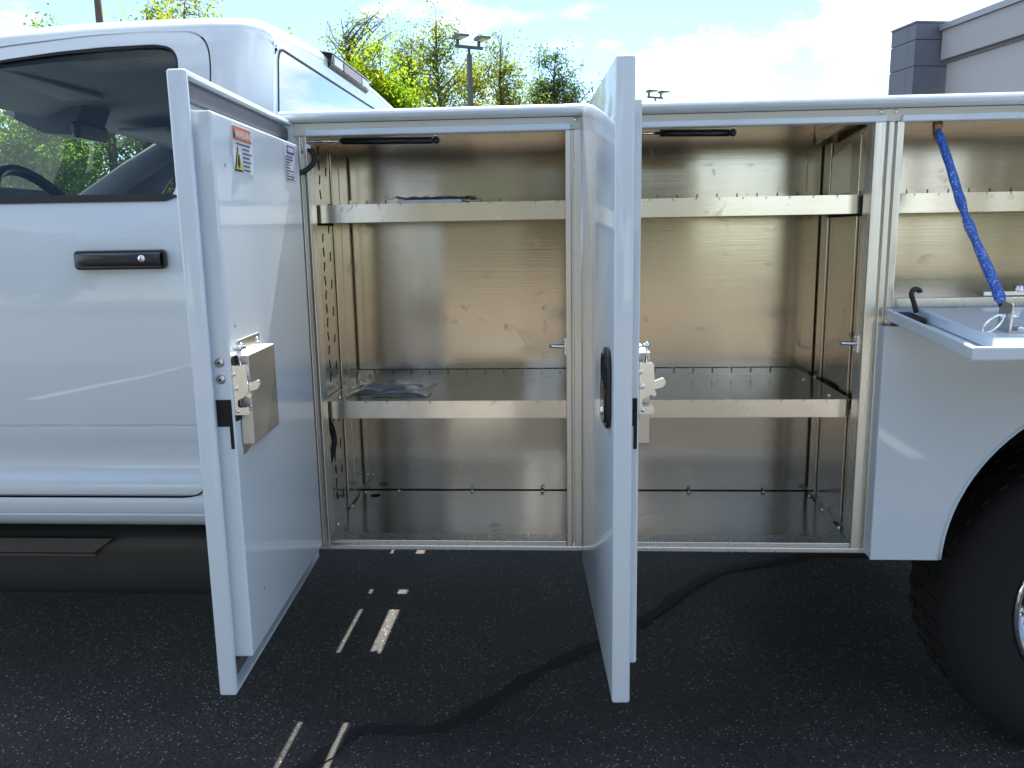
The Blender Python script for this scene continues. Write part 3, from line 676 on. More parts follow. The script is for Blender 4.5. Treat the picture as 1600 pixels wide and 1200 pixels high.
# closing skins of the pack, and the far pack with the bed between
part(MB().box(-0.0235, -0.0205, 0.046, 0.60, ZB, 1.549), 'front_skin', 'white_paint')
part(MB().box(-0.0204, 1.40, 0.46, 0.463, ZB, 1.549), 'inner_skin', 'white_paint')
part(MB().box(1.40, 2.745, 0.46, 0.463, 1.0, 1.549), 'inner_skin', 'white_paint')
part(MB().box(-0.0204, 2.745, 0.4631, 1.9899, 0.93, 0.96), 'bed_floor', 'chassis_black')
part(MB().bbox(-0.0204, 2.745, 1.99, 2.44, ZB, 1.56, 0.01), 'far_side_pack', 'white_paint')
part(MB().box(-0.020, 1.36, 0.051, 0.459, ZB-0.004, ZB-0.001), 'underbody_sheet', 'chassis_black')

# ---- fold-down door of that compartment
fd = empty('door_pivot', (0, -0.034, 1.1195), parent=truck)
# local: x along truck, y outward negative, z up; slightly drooping
bpy.data.objects.remove(fd)
bm = bmesh.new(); bmesh.ops.create_cube(bm, size=1)
for v in bm.verts: v.co = Vector((1.250+(2.325-1.250)*(v.co.x+.5), -0.395*(v.co.y+.5), -0.024*(v.co.z+.5)))
bmesh.ops.recalc_face_normals(bm, faces=bm.faces[:])
bmesh.ops.bevel(bm, geom=bm.edges[:], offset=0.003, segments=2, affect='EDGES', profile=0.5)
f = max(bm.faces, key=lambda q: q.normal.z*q.calc_area())
bmesh.ops.inset_region(bm, faces=[f], thickness=0.005)
r = bmesh.ops.extrude_face_region(bm, geom=[f])
for q in r['geom']:
    if isinstance(q, bmesh.types.BMVert): q.co.z -= 0.018
if f.is_valid: bmesh.ops.delete(bm, geom=[f], context='FACES')
fdoor = MB().bm(bm).build('fold_down_door', 'powder_white', truck); fdoor.location = (0, -0.030, 1.1195); fdoor.rotation_euler = (R(4.2), 0, 0)
b = MB().bbox(1.305, 2.27, -0.345, -0.03, -0.017, 0.006, 0.003); b.build('inner_pan', 'powder_white', fdoor)
b = MB(); b.bbox(1.262, 1.300, -0.09, -0.006, -0.0175, -0.006, 0.003); b.build('weather_strip', 'rubber_black', fdoor)
pts = [(1.302, -0.03, -0.004), (1.296, -0.025, 0.018), (1.292, -0.02, 0.034), (1.300, -0.012, 0.043), (1.312, -0.008, 0.040), (1.314, -0.008, 0.035)]
MB().tube(spline(pts, 5), 0.0055, 8).build('rubber_hook', 'rubber_black', fdoor)
bx, by = 1.352, -0.285
b = MB(); b.bbox(bx-0.002, bx+0.002, by-0.022, by+0.022, 0.0063, 0.058, 0.0008); b.bbox(bx+0.0021, bx+0.045, by-0.022, by+0.022, 0.0063, 0.0093, 0.0008); b.build('cable_bracket', 'steel_cover', fdoor)
b = MB(); ring = [(bx-0.006-0.034*(0.5-0.5*math.cos(t)), by+0.004*math.sin(t)-0.006, 0.032-0.024*(0.5-0.5*math.cos(t))+0.010*math.sin(t)) for t in [R(a) for a in range(0, 361, 20)]]
b.tube(ring, 0.0022, 8); b.tube([(bx-0.01, by, 0.033), (bx+0.02, by-0.002, 0.033)], 0.0035, 8); b.build('snap_hook', 'chrome', fdoor)
b = MB(); b.lathe([(0.008, 0), (0.008, 0.004), (0.0001, 0.005)], (bx+0.027, by-0.004, 0.0094), 'z', 12); b.build('bolt', 'zinc', fdoor)
# support cable in its blue twisted sleeve
A = Vector((1.352, 0.018, 1.488)); Bq = Vector((1.353, -0.300, 1.150))
vs = []; n = 60; kk = 12
for i in range(n+1):
    t = i/n; p = A.lerp(Bq, t) + Vector((0.0015*math.sin(t*9), 0.006*math.sin(t*math.pi), -0.006*math.sin(t*math.pi)))
    d = (Bq-A).normalized(); e1 = d.cross(Vector((1, 0, 0))).normalized(); e2 = d.cross(e1)
    tw = 3.0*t + 5.5*max(0, min(1, (t-.36)/.34)); sq = 0.88-0.20*math.exp(-((t-.55)/.12)**2); ra = 0.0100*(0.97+0.02*math.sin(t*26)+0.03*math.sin(t*47+1)) * (1 if 0.03 < t < 0.98 else 0.75)
    for k in range(kk):
        a = 2*math.pi*k/kk; cx, cy = math.cos(a)*ra, math.sin(a)*ra*sq
        q = p + e1*(cx*math.cos(tw)-cy*math.sin(tw)) + e2*(cx*math.sin(tw)+cy*math.cos(tw)); vs.append(q)
fs = [(i*kk+k, i*kk+(k+1) % kk, (i+1)*kk+(k+1) % kk, (i+1)*kk+k) for i in range(n) for k in range(kk)]
cab_ = part(MB().add(vs, fs, True), 'support_cable', 'blue_sleeve'); tag(cab_, 'blue braided sleeve twisted over the support cable')
MB().lathe([(0.0001, 0.013), (0.010, 0.013), (0.010, 0.003), (0.0085, 0.0), (0.0085, -0.012), (0.006, -0.014), (0.006, -0.022)], (1.3515, 0.022, 1.495), 'z', 12).build('cable_fitting', 'brass_old', cab_)

# ---- rear wheel
def wheel(cx, cy, cz, Rt, Rr, name, tread=False):
    ro = empty(name, (cx, cy, cz), parent=truck)
    wdt = 0.24
    tp = [(Rr, 0.012), (Rr+0.02, 0.002), (Rt-0.075, -0.004), (Rt-0.03, 0.006), (Rt-0.010, 0.022), (Rt, 0.038), (Rt, wdt-0.038), (Rt-0.01, wdt-0.022), (Rt-0.05, wdt), (Rr, wdt-0.012)]
    MB().lathe(tp, (0, 0, 0), 'y', 72).build('tyre', 'tyre_rubber', ro)
    tr = MB()
    for k in range(44):
        a = 2*math.pi*k/44
        for yy, ww in ((0.045, 0.035), (0.105, 0.03), (0.165, 0.035)):
            ca, sa = math.cos(a), math.sin(a); ta = Vector((-sa, 0, ca)); rd = Vector((ca, 0, sa)); c0 = rd*(Rt-0.002)
            vv = [c0+ta*u*0.021+Vector((0, yy+v_*ww, 0))+rd*h for u in (-.5, .5) for v_ in (0, 1) for h in (0, 0.007)]
            tr.add(vv, [(0,1,3,2),(4,6,7,5),(0,4,5,1),(2,3,7,6),(0,2,6,4),(1,5,7,3)])
    if tread: tag(tr.build('tread_blocks', 'tyre_rubber', ro), kind='stuff')
    rp = [(Rr+0.004, 0.010), (Rr+0.006, 0.004), (Rr-0.004, 0.002), (Rr-0.012, 0.012), (Rr-0.022, 0.035), (Rr-0.032, 0.085), (Rr-0.075, 0.115), (0.085, 0.110), (0.075, 0.06), (0.05, 0.04), (0.0001, 0.038)]
    MB().lathe(rp, (0, 0, 0), 'y', 64).build('rim', 'chrome', ro)
    hl = MB()
    for k in range(8):
        a = 2*math.pi*k/8+0.2; rc = Rr-0.068
        hl.lathe([(0.0001, 0), (0.018, 0.0)], (rc*math.cos(a), 0.1108, rc*math.sin(a)), 'y', 16)
    hl.build_each('hand_hole', 'dark_void', ro)
    lg = MB()
    for k in range(8):
        a = 2*math.pi*k/8; lg.lathe([(0.012, 0.0), (0.011, -0.025), (0.0001, -0.028)], (0.068*math.cos(a)*1.35, 0.108, 0.068*math.sin(a)*1.35), 'y', 8)
    lg.build_each('lug_nut', 'chrome', ro)
    return ro
wheel(1.850, 0.05, 0.388, 0.388, 0.222, 'rear_wheel', True)
w2 = wheel(1.815, 2.39, 0.388, 0.388, 0.222, 'rear_wheel'); w2.rotation_euler = (0, 0, R(180))
wheel(-2.35, 0.16, 0.388, 0.388, 0.222, 'front_wheel')
w2 = wheel(-2.35, 2.28, 0.388, 0.388, 0.222, 'front_wheel'); w2.rotation_euler = (0, 0, R(180))
# chassis, plus unseen blockers added to break up the sun streaks
part(MB().box(-2.9, 2.7, 0.86, 0.93, 0.51, 0.84), 'frame_rail', 'chassis_black')
part(MB().box(-2.9, 2.7, 1.66, 1.73, 0.48, 0.84), 'frame_rail', 'chassis_black')
part(MB().tube([(1.815, 0.1, 0.388), (1.815, 2.34, 0.388)], 0.06, 12), 'axle', 'chassis_black')
part(MB().tube([(-2.35, 0.2, 0.388), (-2.35, 2.24, 0.388)], 0.05, 12), 'axle', 'chassis_black')
part(MB().tube([(-1.6, 1.52, 0.79), (0.9, 1.52, 0.79)], 0.052, 12), 'sun_blocker_tube', 'chassis_black')  # added unseen tube; its shadow interrupts the sun streak on the ground
part(MB().box(-0.0539, -0.037, 0.56, 0.76, 0.66, 1.02), 'sun_blocker_flange', 'chassis_black')  # added piece beside the gap box, narrowing the front sun streak
part(MB().tube([(-0.03, 1.02, 0.62), (-0.17, 0.99, 0.66)], 0.012, 8), 'sun_blocker_rod', 'chassis_black')  # made-up rod across the cab gap, breaking the strip of sunlight
part(MB().box(0.1, 1.2, 1.0, 1.45, 0.45, 0.85), 'fuel_tank', 'chassis_black')
part(MB().tube([(-1.2, 0.72, 0.66), (0.9, 0.72, 0.66)], 0.04, 10), 'exhaust_pipe', 'chassis_black')
part(MB().box(-0.150, -0.054, 0.30, 2.2, 0.66, 1.02), 'sun_blocker_box', 'chassis_black')  # added box in the cab gap, splitting the sunlight into narrow streaks
part(MB().tube([(-0.105, 1.10, 1.021), (-0.10, 1.05, 1.50)], 0.020, 8), 'sun_blocker_riser', 'chassis_black')  # added upright tube above the box, also blocking sun in the gap

# moulded tank under the cab with a stamped shield along its shoulder
tp_ = round_poly([(0.36, 0.24), (0.36, 0.47), (0.95, 0.52), (0.95, 0.24)], [0.10, 0.07, 0.03, 0.06], 7)
o = part(MB().prism(tp_, 'x', -1.75, -0.31), 'cab_tank', 'tank_plastic')
for p in o.data.polygons: p.use_smooth = True
o.data.set_sharp_from_angle(angle=R(45))
MB().prism([(-1.75, 0.402), (-0.80, 0.402), (-0.74, 0.445), (-1.75, 0.445)], 'y', 0.345, 0.3595).build('tank_shield', 'shield_steel', o)
MB().box(-1.75, -0.79, 0.335, 0.3449, 0.395, 0.4015).build('shield_lip', 'shield_steel', o)

# ------------------------------------------------------------------ the cab
CX = -0.16                                   # rear face of the cab
YP = [(.555, .165), (.568, .128), (.585, .112), (.60, .107), (.604, .110), (.608, .105), (.635, .099), (.645, .102), (.652, .106), (.658, .100), (.680, .097), (.703, .108), (.722, .116), (.76, .115), (.795, .110), (.826, .103), (.8325, .1035), (.8345, .1075), (.8375, .1075), (.8395, .101), (.90, .0965), (1.0, .094), (1.2, .098), (1.30, .107), (1.36, .118), (1.385, .124), (1.40, .128), (1.55, .160), (1.70, .196), (1.76, .214), (1.79, .230), (1.80, .237)]
RP = [(.229, 1.772), (.232, 1.7905), (.241, 1.804), (.256, 1.817), (.285, 1.829), (.33, 1.838), (.42, 1.846), (.6, 1.857), (.9, 1.868), (1.22, 1.872)]
def ddz(x): return 0 if x > -0.45 else -0.05*((x+0.45)/0.75)**2
def corner(x, r):
    q = x - (CX - r)
    return 0 if q <= 0 else r - math.sqrt(max(0, r*r-q*q))
def yside(z): return lerp_tab(YP, z)
def fnear(off=0.0): return lambda x, z: (x, yside(z - ddz(x)*max(0, min(1, (z-1.35)/.4))) + corner(x, 0.11) + off, z)
ZS = [z for z, y in YP[1:]] + [1.1, 1.45, 1.5, 1.6, 1.65]
XS = [CX-0.11+0.11*math.sin(R(a)) for a in (0, 15, 30, 42, 54, 64, 73, 81)] 
DOOR = [(-.285, 1.5), (-.283, 1.69), (-.288, 1.735), (-.302, 1.765), (-.335, 1.783), (-.44, 1.786), (-.6, 1.780), (-.8, 1.762), (-1.0, 1.732), (-1.25, 1.652), (-1.5, 1.53), (-1.56, 1.38), (-1.56, .70), (-1.52, .652), (-.385, .652), (-.352, .660), (-.338, .685), (-.325, 1.0)]
WIN = [(-.36, 1.425), (-.36, 1.68), (-.362, 1.722), (-.380, 1.748), (-.42, 1.756), (-.55, 1.753), (-.67, 1.745), (-.8, 1.731), (-1.0, 1.700), (-1.2, 1.655), (-1.36, 1.595), (-1.47, 1.48), (-1.48, 1.40), (-1.45, 1.386), (-.39, 1.386), (-.366, 1.398)]
WIN = round_poly(WIN, 0.018, 4)
DOOR = round_poly(DOOR, 0.022, 4); 
SHELL = [(CX-0.0005, .56)] + [(x, 1.793+ddz(x)) for x in (CX-0.0005, -.2, -.3, -.45, -.6, -.8, -1.0, -1.15, -1.275)] + [(-1.35, 1.68), (-1.5, 1.60), (-1.72, 1.46), (-1.80, 1.36), (-1.80, .56)]
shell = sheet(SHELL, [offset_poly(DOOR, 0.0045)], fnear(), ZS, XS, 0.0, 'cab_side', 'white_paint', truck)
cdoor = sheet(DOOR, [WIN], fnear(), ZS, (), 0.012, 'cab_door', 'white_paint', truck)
sheet(offset_poly(DOOR, 0.03), [offset_poly(WIN, 0.01)], fnear(0.02), ZS[::2], (), 0.0, 'door_jamb', 'rubber_black', truck)
sheet(offset_poly(WIN, 0.001), [offset_poly(WIN, -0.006)], fnear(0.0015), ZS[18:], (), 0.0, 'window_seal', 'rubber_black', cdoor)
belt = [(-.358, 1.3865), (-.366, 1.396), (-.385, 1.402), (-1.47, 1.402), (-1.485, 1.388)]
sheet([(-.352, 1.392), (-.375, 1.399), (-1.47, 1.401), (-1.485, 1.384), (-.385, 1.381)], [], fnear(-0.004), (1.385, 1.392), (), 0.006, 'belt_moulding', 'rubber_black', cdoor)
sheet(offset_poly(WIN, -0.004), [], fnear(0.008), ZS[20:], (), 0.0, 'window_pane', 'window_glass', cdoor)
sheet([(-.40, .72), (-1.5, .72), (-1.5, 1.375), (-.40, 1.375)], [], fnear(0.05), (), (), 0.0, 'door_trim', 'interior_dark', cdoor)
# door handle
hb = round_poly([(-.606, 1.222), (-.380, 1.222), (-.380, 1.268), (-.606, 1.268)], 0.012, 5)
b = MB().prism(hb, 'y', 0.082, 0.096); o = b.build('door_handle', 'black_plastic', cdoor)
bv = o.modifiers.new('bevel', 'BEVEL'); bv.width = 0.004; bv.segments = 3; bv.limit_method = 'ANGLE'
grip = [(-0.600, 0.0855, 1.245), (-0.575, 0.070, 1.245), (-0.52, 0.060, 1.245), (-0.46, 0.0585, 1.245), (-0.415, 0.064, 1.245), (-0.388, 0.080, 1.245)]
gp = spline(grip, 6); vs = []; fs = []
ell = [(math.cos(R(a)), math.sin(R(a))) for a in range(0, 360, 30)]
for p in gp:
    for c_, s_ in ell: vs.append((p.x, p.y + 0.010*c_, p.z + 0.0165*(abs(s_)**0.7)*(1 if s_ >= 0 else -1)))
L = len(ell); fs = [(i*L+k, i*L+(k+1) % L, (i+1)*L+(k+1) % L, (i+1)*L+k) for i in range(len(gp)-1) for k in range(L)]
MB().add(vs, fs, True).build('handle_grip', 'black_plastic', cdoor)
MB().lathe([(0.0001, -0.0045), (0.007, -0.004), (0.0085, -0.002), (0.0085, 0.006)], (-0.4235, 0.0535, 1.2475), 'y', 18).build('lock', 'zinc', cdoor)
MB().box(-0.4245, -0.4225, 0.0485, 0.0489, 1.244, 1.251).build('keyway', 'ink_black', cdoor)
# roof, from the near drip edge over to the far one
xs = [CX - 0.07*(1-math.sin(R(a))) for a in (90, 78, 66, 54, 40, 26, 12, 0)] + [-.3, -.45, -.6, -.8, -1.0, -1.15, -1.28]
prf = [(y, z) for y, z in RP]; prf += [(2.44-y, z) for y, z in RP[-2::-1]]
vs = []; fs = []
for x in xs:
    c_ = corner(x, 0.07); cs_ = corner(x, 0.11)
    for i, (y, z) in enumerate(prf):
        p0, p1 = prf[max(0, i-1)], prf[min(len(prf)-1, i+1)]; d = Vector((p1[0]-p0[0], p1[1]-p0[1])).normalized()
        wgt = abs(d.y)**0.5; ins = c_*(1-wgt)+cs_*wgt
        nn = Vector((d.y, -d.x))                 # inward normal (towards the cabin)
        vs.append((x, y+nn.x*ins, z + nn.y*ins*0.6 + ddz(x)))
nP = len(prf); fs = [(i*nP+k, i*nP+k+1, (i+1)*nP+k+1, (i+1)*nP+k) for i in range(len(xs)-1) for k in range(nP-1)]
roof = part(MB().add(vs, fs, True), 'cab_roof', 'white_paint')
# rear face of the cab with its window
zt = 1.789
RW = round_poly([(0.275, 1.40), (2.165, 1.40), (2.105, 1.762), (0.335, 1.762)], 0.04, 5)
RW = [(y, z + (0.040*(1-((y-1.22)/0.90)**2) if z > 1.6 else 0)) for y, z in RW]
rowv = [(p[1], p[2]) for p in vs[:nP]]
lft = [(yside(z)+0.1000, z) for z in (0.60, 0.8, 1.0, 1.2, 1.36, 1.5, 1.65, 1.74)]
back = lft + [(y, z) for y, z in rowv if 1.752 < z] + [(2.44-y, z) for y, z in lft[::-1]]
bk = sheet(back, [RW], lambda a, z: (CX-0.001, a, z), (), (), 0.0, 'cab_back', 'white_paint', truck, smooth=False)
sheet(offset_poly(RW, 0.003), [offset_poly(RW, -0.003)], lambda a, z: (CX+0.002, a, z), (), (), 0.0, 'window_seal', 'rubber_black', bk, smooth=False)
sheet(offset_poly(RW, -0.002), [], lambda a, z: (CX+0.0005, a, z), (), (), 0.0, 'rear_window', 'rear_glass', bk, smooth=False)
# high brake and cargo lamp on the roof's rear edge
b = MB(); b.prism([(-0.30, 1.852), (-0.165, 1.848), (-0.145, 1.842), (-0.150, 1.812), (-0.165, 1.800), (-0.30, 1.81)], 'y', 0.80, 1.30)
lamp = b.build('cargo_lamp', 'black_gloss', truck)
b = MB(); b.box(-0.148, -0.1435, 0.82, 0.92, 1.815, 1.839); b.box(-0.148, -0.1435, 1.18, 1.28, 1.815, 1.839); b.build_each('clear_lens', 'lens_clear', lamp)
MB().box(-0.148, -0.1435, 0.935, 1.165, 1.815, 1.839).build('red_lens', 'lens_red', lamp)
MB().prism([(-0.31, 1.8545), (-0.165, 1.8505), (-0.140, 1.8445), (-0.140, 1.8425), (-0.165, 1.8485), (-0.31, 1.8525)], 'y', 0.79, 1.31).build('lamp_visor', 'powder_white', lamp)
# far side of the cab
ffar = lambda x, z: (x, 2.44 - fnear()(x, z)[1], z)
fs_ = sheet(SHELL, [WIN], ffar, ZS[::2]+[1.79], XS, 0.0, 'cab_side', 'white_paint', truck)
sheet(WIN, [], ffar, ZS[22:], (), 0.0, 'window_pane', 'window_glass', fs_)
sheet(offset_poly(SHELL, -0.012), [offset_poly(WIN, -0.012)], lambda x, z: (x, 2.43-fnear()(x, z)[1]-0.03, z), (1.5, 1.6), (), 0.0, 'window_trim', 'interior_dark', fs_)
# headliner, windscreen, floor, firewall, bonnet
vs = []; hx = [CX-0.03, -0.4, -0.7, -1.0, -1.15, -1.24]; hy = [0.25, 0.30, 0.5, 1.22, 1.94, 2.14, 2.19]; hz = [1.735, 1.765, 1.785, 1.80, 1.785, 1.765, 1.735]
for i, x in enumerate(hx):
    for y, z in zip(hy, hz): vs.append((x, y, z + ddz(x)*1.1 - (0.02 if i == len(hx)-1 else 0)))
part(MB().add(vs, [(i*7+k, i*7+k+1, (i+1)*7+k+1, (i+1)*7+k) for i in range(len(hx)-1) for k in range(6)], True), 'headliner', 'headliner')
part(MB().bbox(-0.74, -0.58, 1.10, 1.34, 1.755, 1.776, 0.008), 'overhead_console', 'interior_dark')
for x in (-0.63, -0.69): part(MB().bbox(x-0.012, x+0.012, 1.14, 1.22, 1.751, 1.7548, 0.001), 'map_light', 'trim_light')
part(MB().bbox(-1.14, -0.96, 0.36, 0.95, 1.752, 1.764, 0.005), 'sun_visor', 'headliner')
part(MB().bbox(-1.18, -0.98, 1.42, 2.02, 1.705, 1.722, 0.006), 'sun_visor', 'headliner')
vs = [(-1.28, y, 1.795+0.02*(1-((y-1.22)/.9)**2)+ddz(-1.28)) for y in (.30, .6, 1.22, 1.84, 2.14)] + [(-1.86 - 0.14*(1-((y-1.22)/1.0)**2), y, 1.40) for y in (.20, .55, 1.22, 1.89, 2.24)]
part(MB().add(vs, [(k, k+1, k+6, k+5) for k in range(4)], True), 'windscreen', 'window_glass')
for y0, y1 in ((0.27, 0.22), (2.17, 2.22)):
    part(MB().tube([(-1.22, y0, 1.765), (-1.55, y0*.6+y1*.4, 1.60), (-1.88, y1, 1.39)], [0.03, 0.026, 0.03], 8), 'windscreen_pillar', 'white_paint')
part(MB().tube([(-1.16, 2.08, 1.78), (-1.50, 2.10, 1.60), (-1.84, 2.12, 1.38)], [0.05, 0.055, 0.075], 10), 'pillar_trim', 'interior_dark')
part(MB().box(-1.9, CX-0.02, 0.17, 2.27, 0.60, 0.64), 'cab_floor', 'interior_dark')
part(MB().box(CX-0.05, CX-0.02, 0.32, 2.12, 0.64, 1.38), 'back_trim', 'interior_dark')
dash = round_poly([(-1.16, .95), (-1.12, 1.22), (-1.17, 1.395), (-1.30, 1.425), (-1.60, 1.415), (-1.86, 1.38), (-1.86, .66), (-1.30, .70)], 0.03, 4)
part(MB().prism(dash, 'y', 0.17, 2.27), 'dashboard', 'dash_top')
b = MB(); b.bbox(-1.28, -1.10, 0.42, 0.86, 1.36, 1.455, 0.022, 3); part(b, 'instrument_hood', 'dash_top')
b = MB(); b.bbox(-1.22, -1.14, 0.88, 1.02, 1.40, 1.432, 0.006); part(b, 'dash_vent', 'interior_dark')
c0 = Vector((-0.985, 0.60, 1.335)); nx = Vector((0.88, 0, 0.47)); ex = Vector((0, 1, 0)); ez = nx.cross(ex)
sw = MB().tube([c0 + ex*0.19*math.cos(R(a)) + ez*0.19*math.sin(R(a)) for a in range(0, 361, 12)], 0.017, 12, cap=False)
sw_o = part(sw, 'steering_wheel', 'black_plastic')
b = MB(); b.tube([c0 - ex*0.18, c0 - nx*0.02, c0 + ex*0.18], [0.018, 0.05, 0.018], 10); b.tube([c0-nx*0.02, c0 - nx*0.20], 0.035, 10); b.build('steering_hub', 'black_plastic', sw_o)
def seat(y0, y1):
    pr = round_poly([(-.92, .86), (-.42, .84), (-.32, 1.0), (-.24, 1.32), (-.30, 1.36), (-.38, 1.33), (-.50, 1.06), (-.90, 1.06)], 0.05, 4)
    so_ = MB().prism(pr, 'y', y0, y1).build('seat', 'interior_dark', truck)
    bv = so_.modifiers.new('bevel', 'BEVEL'); bv.width = 0.03; bv.segments = 3; bv.limit_method = 'ANGLE'; bv.angle_limit = R(50)
    ym = (y0+y1)/2
    MB().bbox(-.34, -.24, ym-.13, ym+.13, 1.37, 1.53, 0.035, 3).build('headrest', 'interior_dark', so_)
seat(0.42, 0.98); seat(1.46, 2.02)
# mirror and the sensor pod behind it
b = MB(); b.bbox(-1.135, -1.105, 1.02, 1.22, 1.640, 1.698, 0.012, 3); mir = part(b, 'rear_view_mirror', 'black_plastic')
b = MB(); b.prism([(-1.40, 1.735), (-1.27, 1.765), (-1.10, 1.765), (-1.1352, 1.690), (-1.1352, 1.655), (-1.25, 1.662)], 'y', 1.06, 1.24); b.build('sensor_pod', 'interior_dark', mir)
# bonnet and front wings, kept simple: they stand outside the picture
hood = [(-1.90, 1.355), (-2.4, 1.33), (-3.0, 1.27), (-3.22, 1.18), (-3.28, .95), (-3.28, .55), (-2.86, .52)] + [(-2.35-0.46*math.cos(R(a)), .46+0.46*math.sin(R(a))) for a in range(170, 9, -10)][::-1][:0] + [(-2.82, .62), (-2.70, .80), (-2.52, .90), (-2.35, .92), (-2.18, .90), (-2.00, .80), (-1.89, .62), (-1.86, .52), (-1.83, .56), (-1.82, 1.345)]
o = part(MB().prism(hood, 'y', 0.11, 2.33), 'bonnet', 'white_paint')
bv = o.modifiers.new('bevel', 'BEVEL'); bv.width = 0.05; bv.segments = 4; bv.limit_method = 'ANGLE'

# ------------------------------------------------------------------ things left on the shelves
def bag():
    root = tag(empty('plastic_bag', (0.02, 0.11, ZB+0.3486-0.0008)), 'clear plastic bag of papers lying on the lower shelf by the front wall', 'bag')
    random.seed(21); nx, ny = 22, 16; W, Dp = 0.205, 0.20
    top = []
    for j in range(ny+1):
        for i in range(nx+1):
            a, b_ = i/nx, j/ny
            e = min(1, min(a, 1-a, b_, 1-b_)*5)
            h = 0.002 + 0.013*e*(0.55+0.30*math.sin(a*9+b_*4)+0.25*math.sin(b_*13-a*6)) + random.uniform(-.002, .002)*e
            top.append((a*W + 0.008*math.sin(b_*7), b_*Dp + 0.008*math.sin(a*6), max(0.0015, h)))
    fs = [(j*(nx+1)+i, j*(nx+1)+i+1, (j+1)*(nx+1)+i+1, (j+1)*(nx+1)+i) for j in range(ny) for i in range(nx)]
    MB().add(top, fs, True).build('film', 'clear_bag', root, fix=False)
    MB().bbox(0.09, 0.175, 0.05, 0.15, 0.0008, 0.006, 0.001).build('paper', 'paper_print', root)
    MB().bbox(0.03, 0.085, 0.04, 0.16, 0.0008, 0.004, 0.001).build('folded_leaflet', 'trim_light', root)
bag()
def packet():
    root = tag(empty('flat_packet', (0.18, 0.08, ZB+0.8076-0.0008)), 'thin flat packet wrapped in film lying on the upper shelf', 'packet')
    MB().bbox(0.0, 0.15, 0.0, 0.16, 0.0004, 0.009, 0.002).build('sheet', 'paper_print', root)
    random.seed(2); v = []; nx, ny = 14, 8
    for j in range(ny+1):
        for i in range(nx+1): v.append((-0.01+0.185*i/nx, -0.004+0.17*j/ny, 0.0095+0.006*abs(math.sin(i*1.3+j*0.7))+random.uniform(0, .003)))
    MB().add(v, [(j*(nx+1)+i, j*(nx+1)+i+1, (j+1)*(nx+1)+i+1, (j+1)*(nx+1)+i) for j in range(ny) for i in range(nx)], True).build('film', 'clear_bag', root, fix=False)
packet()

# ------------------------------------------------------------------ building on the right
def building():
    P0 = Vector((6.80, 14.0)); d = Vector((math.sin(R(11.5)), -math.cos(R(11.5)))); nrm = Vector((-d.y, d.x))  # nrm points away from us (to the right)
    if nrm.x < 0: nrm = -nrm
    root = tag(empty('commercial_building', (P0.x, P0.y, 0)), 'grey flat-roofed building with a dark tiled corner column at far right', 'building')
    rz = math.atan2(d.y, d.x)
    root.rotation_euler = (0, 0, rz)      # local x runs along the wall towards the camera, local y is to the left of that
    # local -y / +y: find which side faces the truck
    loc = Matrix.Rotation(-rz, 2) @ nrm
    s = 1 if loc.y > 0 else -1            # building mass lies at local y*s > 0
    def bx(x0, x1, y0, y1, z0, z1, name, m_, par=root):
        b = MB(); ya, yb = sorted((y0*s, y1*s)); b.box(x0, x1, ya, yb, z0, z1); return b.build(name, m_, par)
    bx(0.45, 15, 0.25, 9, 0, 4.08, 'wall', 'wall_panel')
    bx(0.42, 15, 0.14, 9.05, 4.085, 4.56, 'parapet', 'wall_band')
    bx(0.40, 15.02, 0.09, 9.08, 4.565, 4.66, 'coping', 'coping')
    bx(0.45, 15, 0.21, 0.2495, 4.03, 4.08, 'shadow_gap', 'column_tile')
    # column of stacked stone slabs with open joints
    zs = [0, 0.9, 1.8, 2.7, 3.10, 3.33, 4.07, 4.38, 4.70]
    zs = [0, 0.85, 1.70, 2.55, 3.28, 4.00, 4.43, 4.70]
    bx(-0.33, 0.33, -0.28, 0.38, 0, 4.68, 'column_core', 'dark_void')
    for a, c_ in zip(zs, zs[1:]):
        for (x0, x1) in ((-0.36, 0.14), (0.146, 0.36)):
            bx(x0, x1, -0.31, -0.2805, a+0.006, c_-0.006, 'column_slab', 'column_tile')
        bx(-0.36, -0.3305, -0.2795, 0.40, a+0.006, c_-0.006, 'column_slab', 'column_tile')
        bx(0.3305, 0.36, -0.2795, 0.40, a+0.006, c_-0.006, 'column_slab', 'column_tile')
    bx(-0.375, 0.375, -0.325, 0.42, 4.70, 4.73, 'column_cap', 'column_tile')
    lamp_ = bx(2.7, 2.76, 0.20, 0.2495, 3.33, 3.39, 'wall_box', 'column_tile')
building()

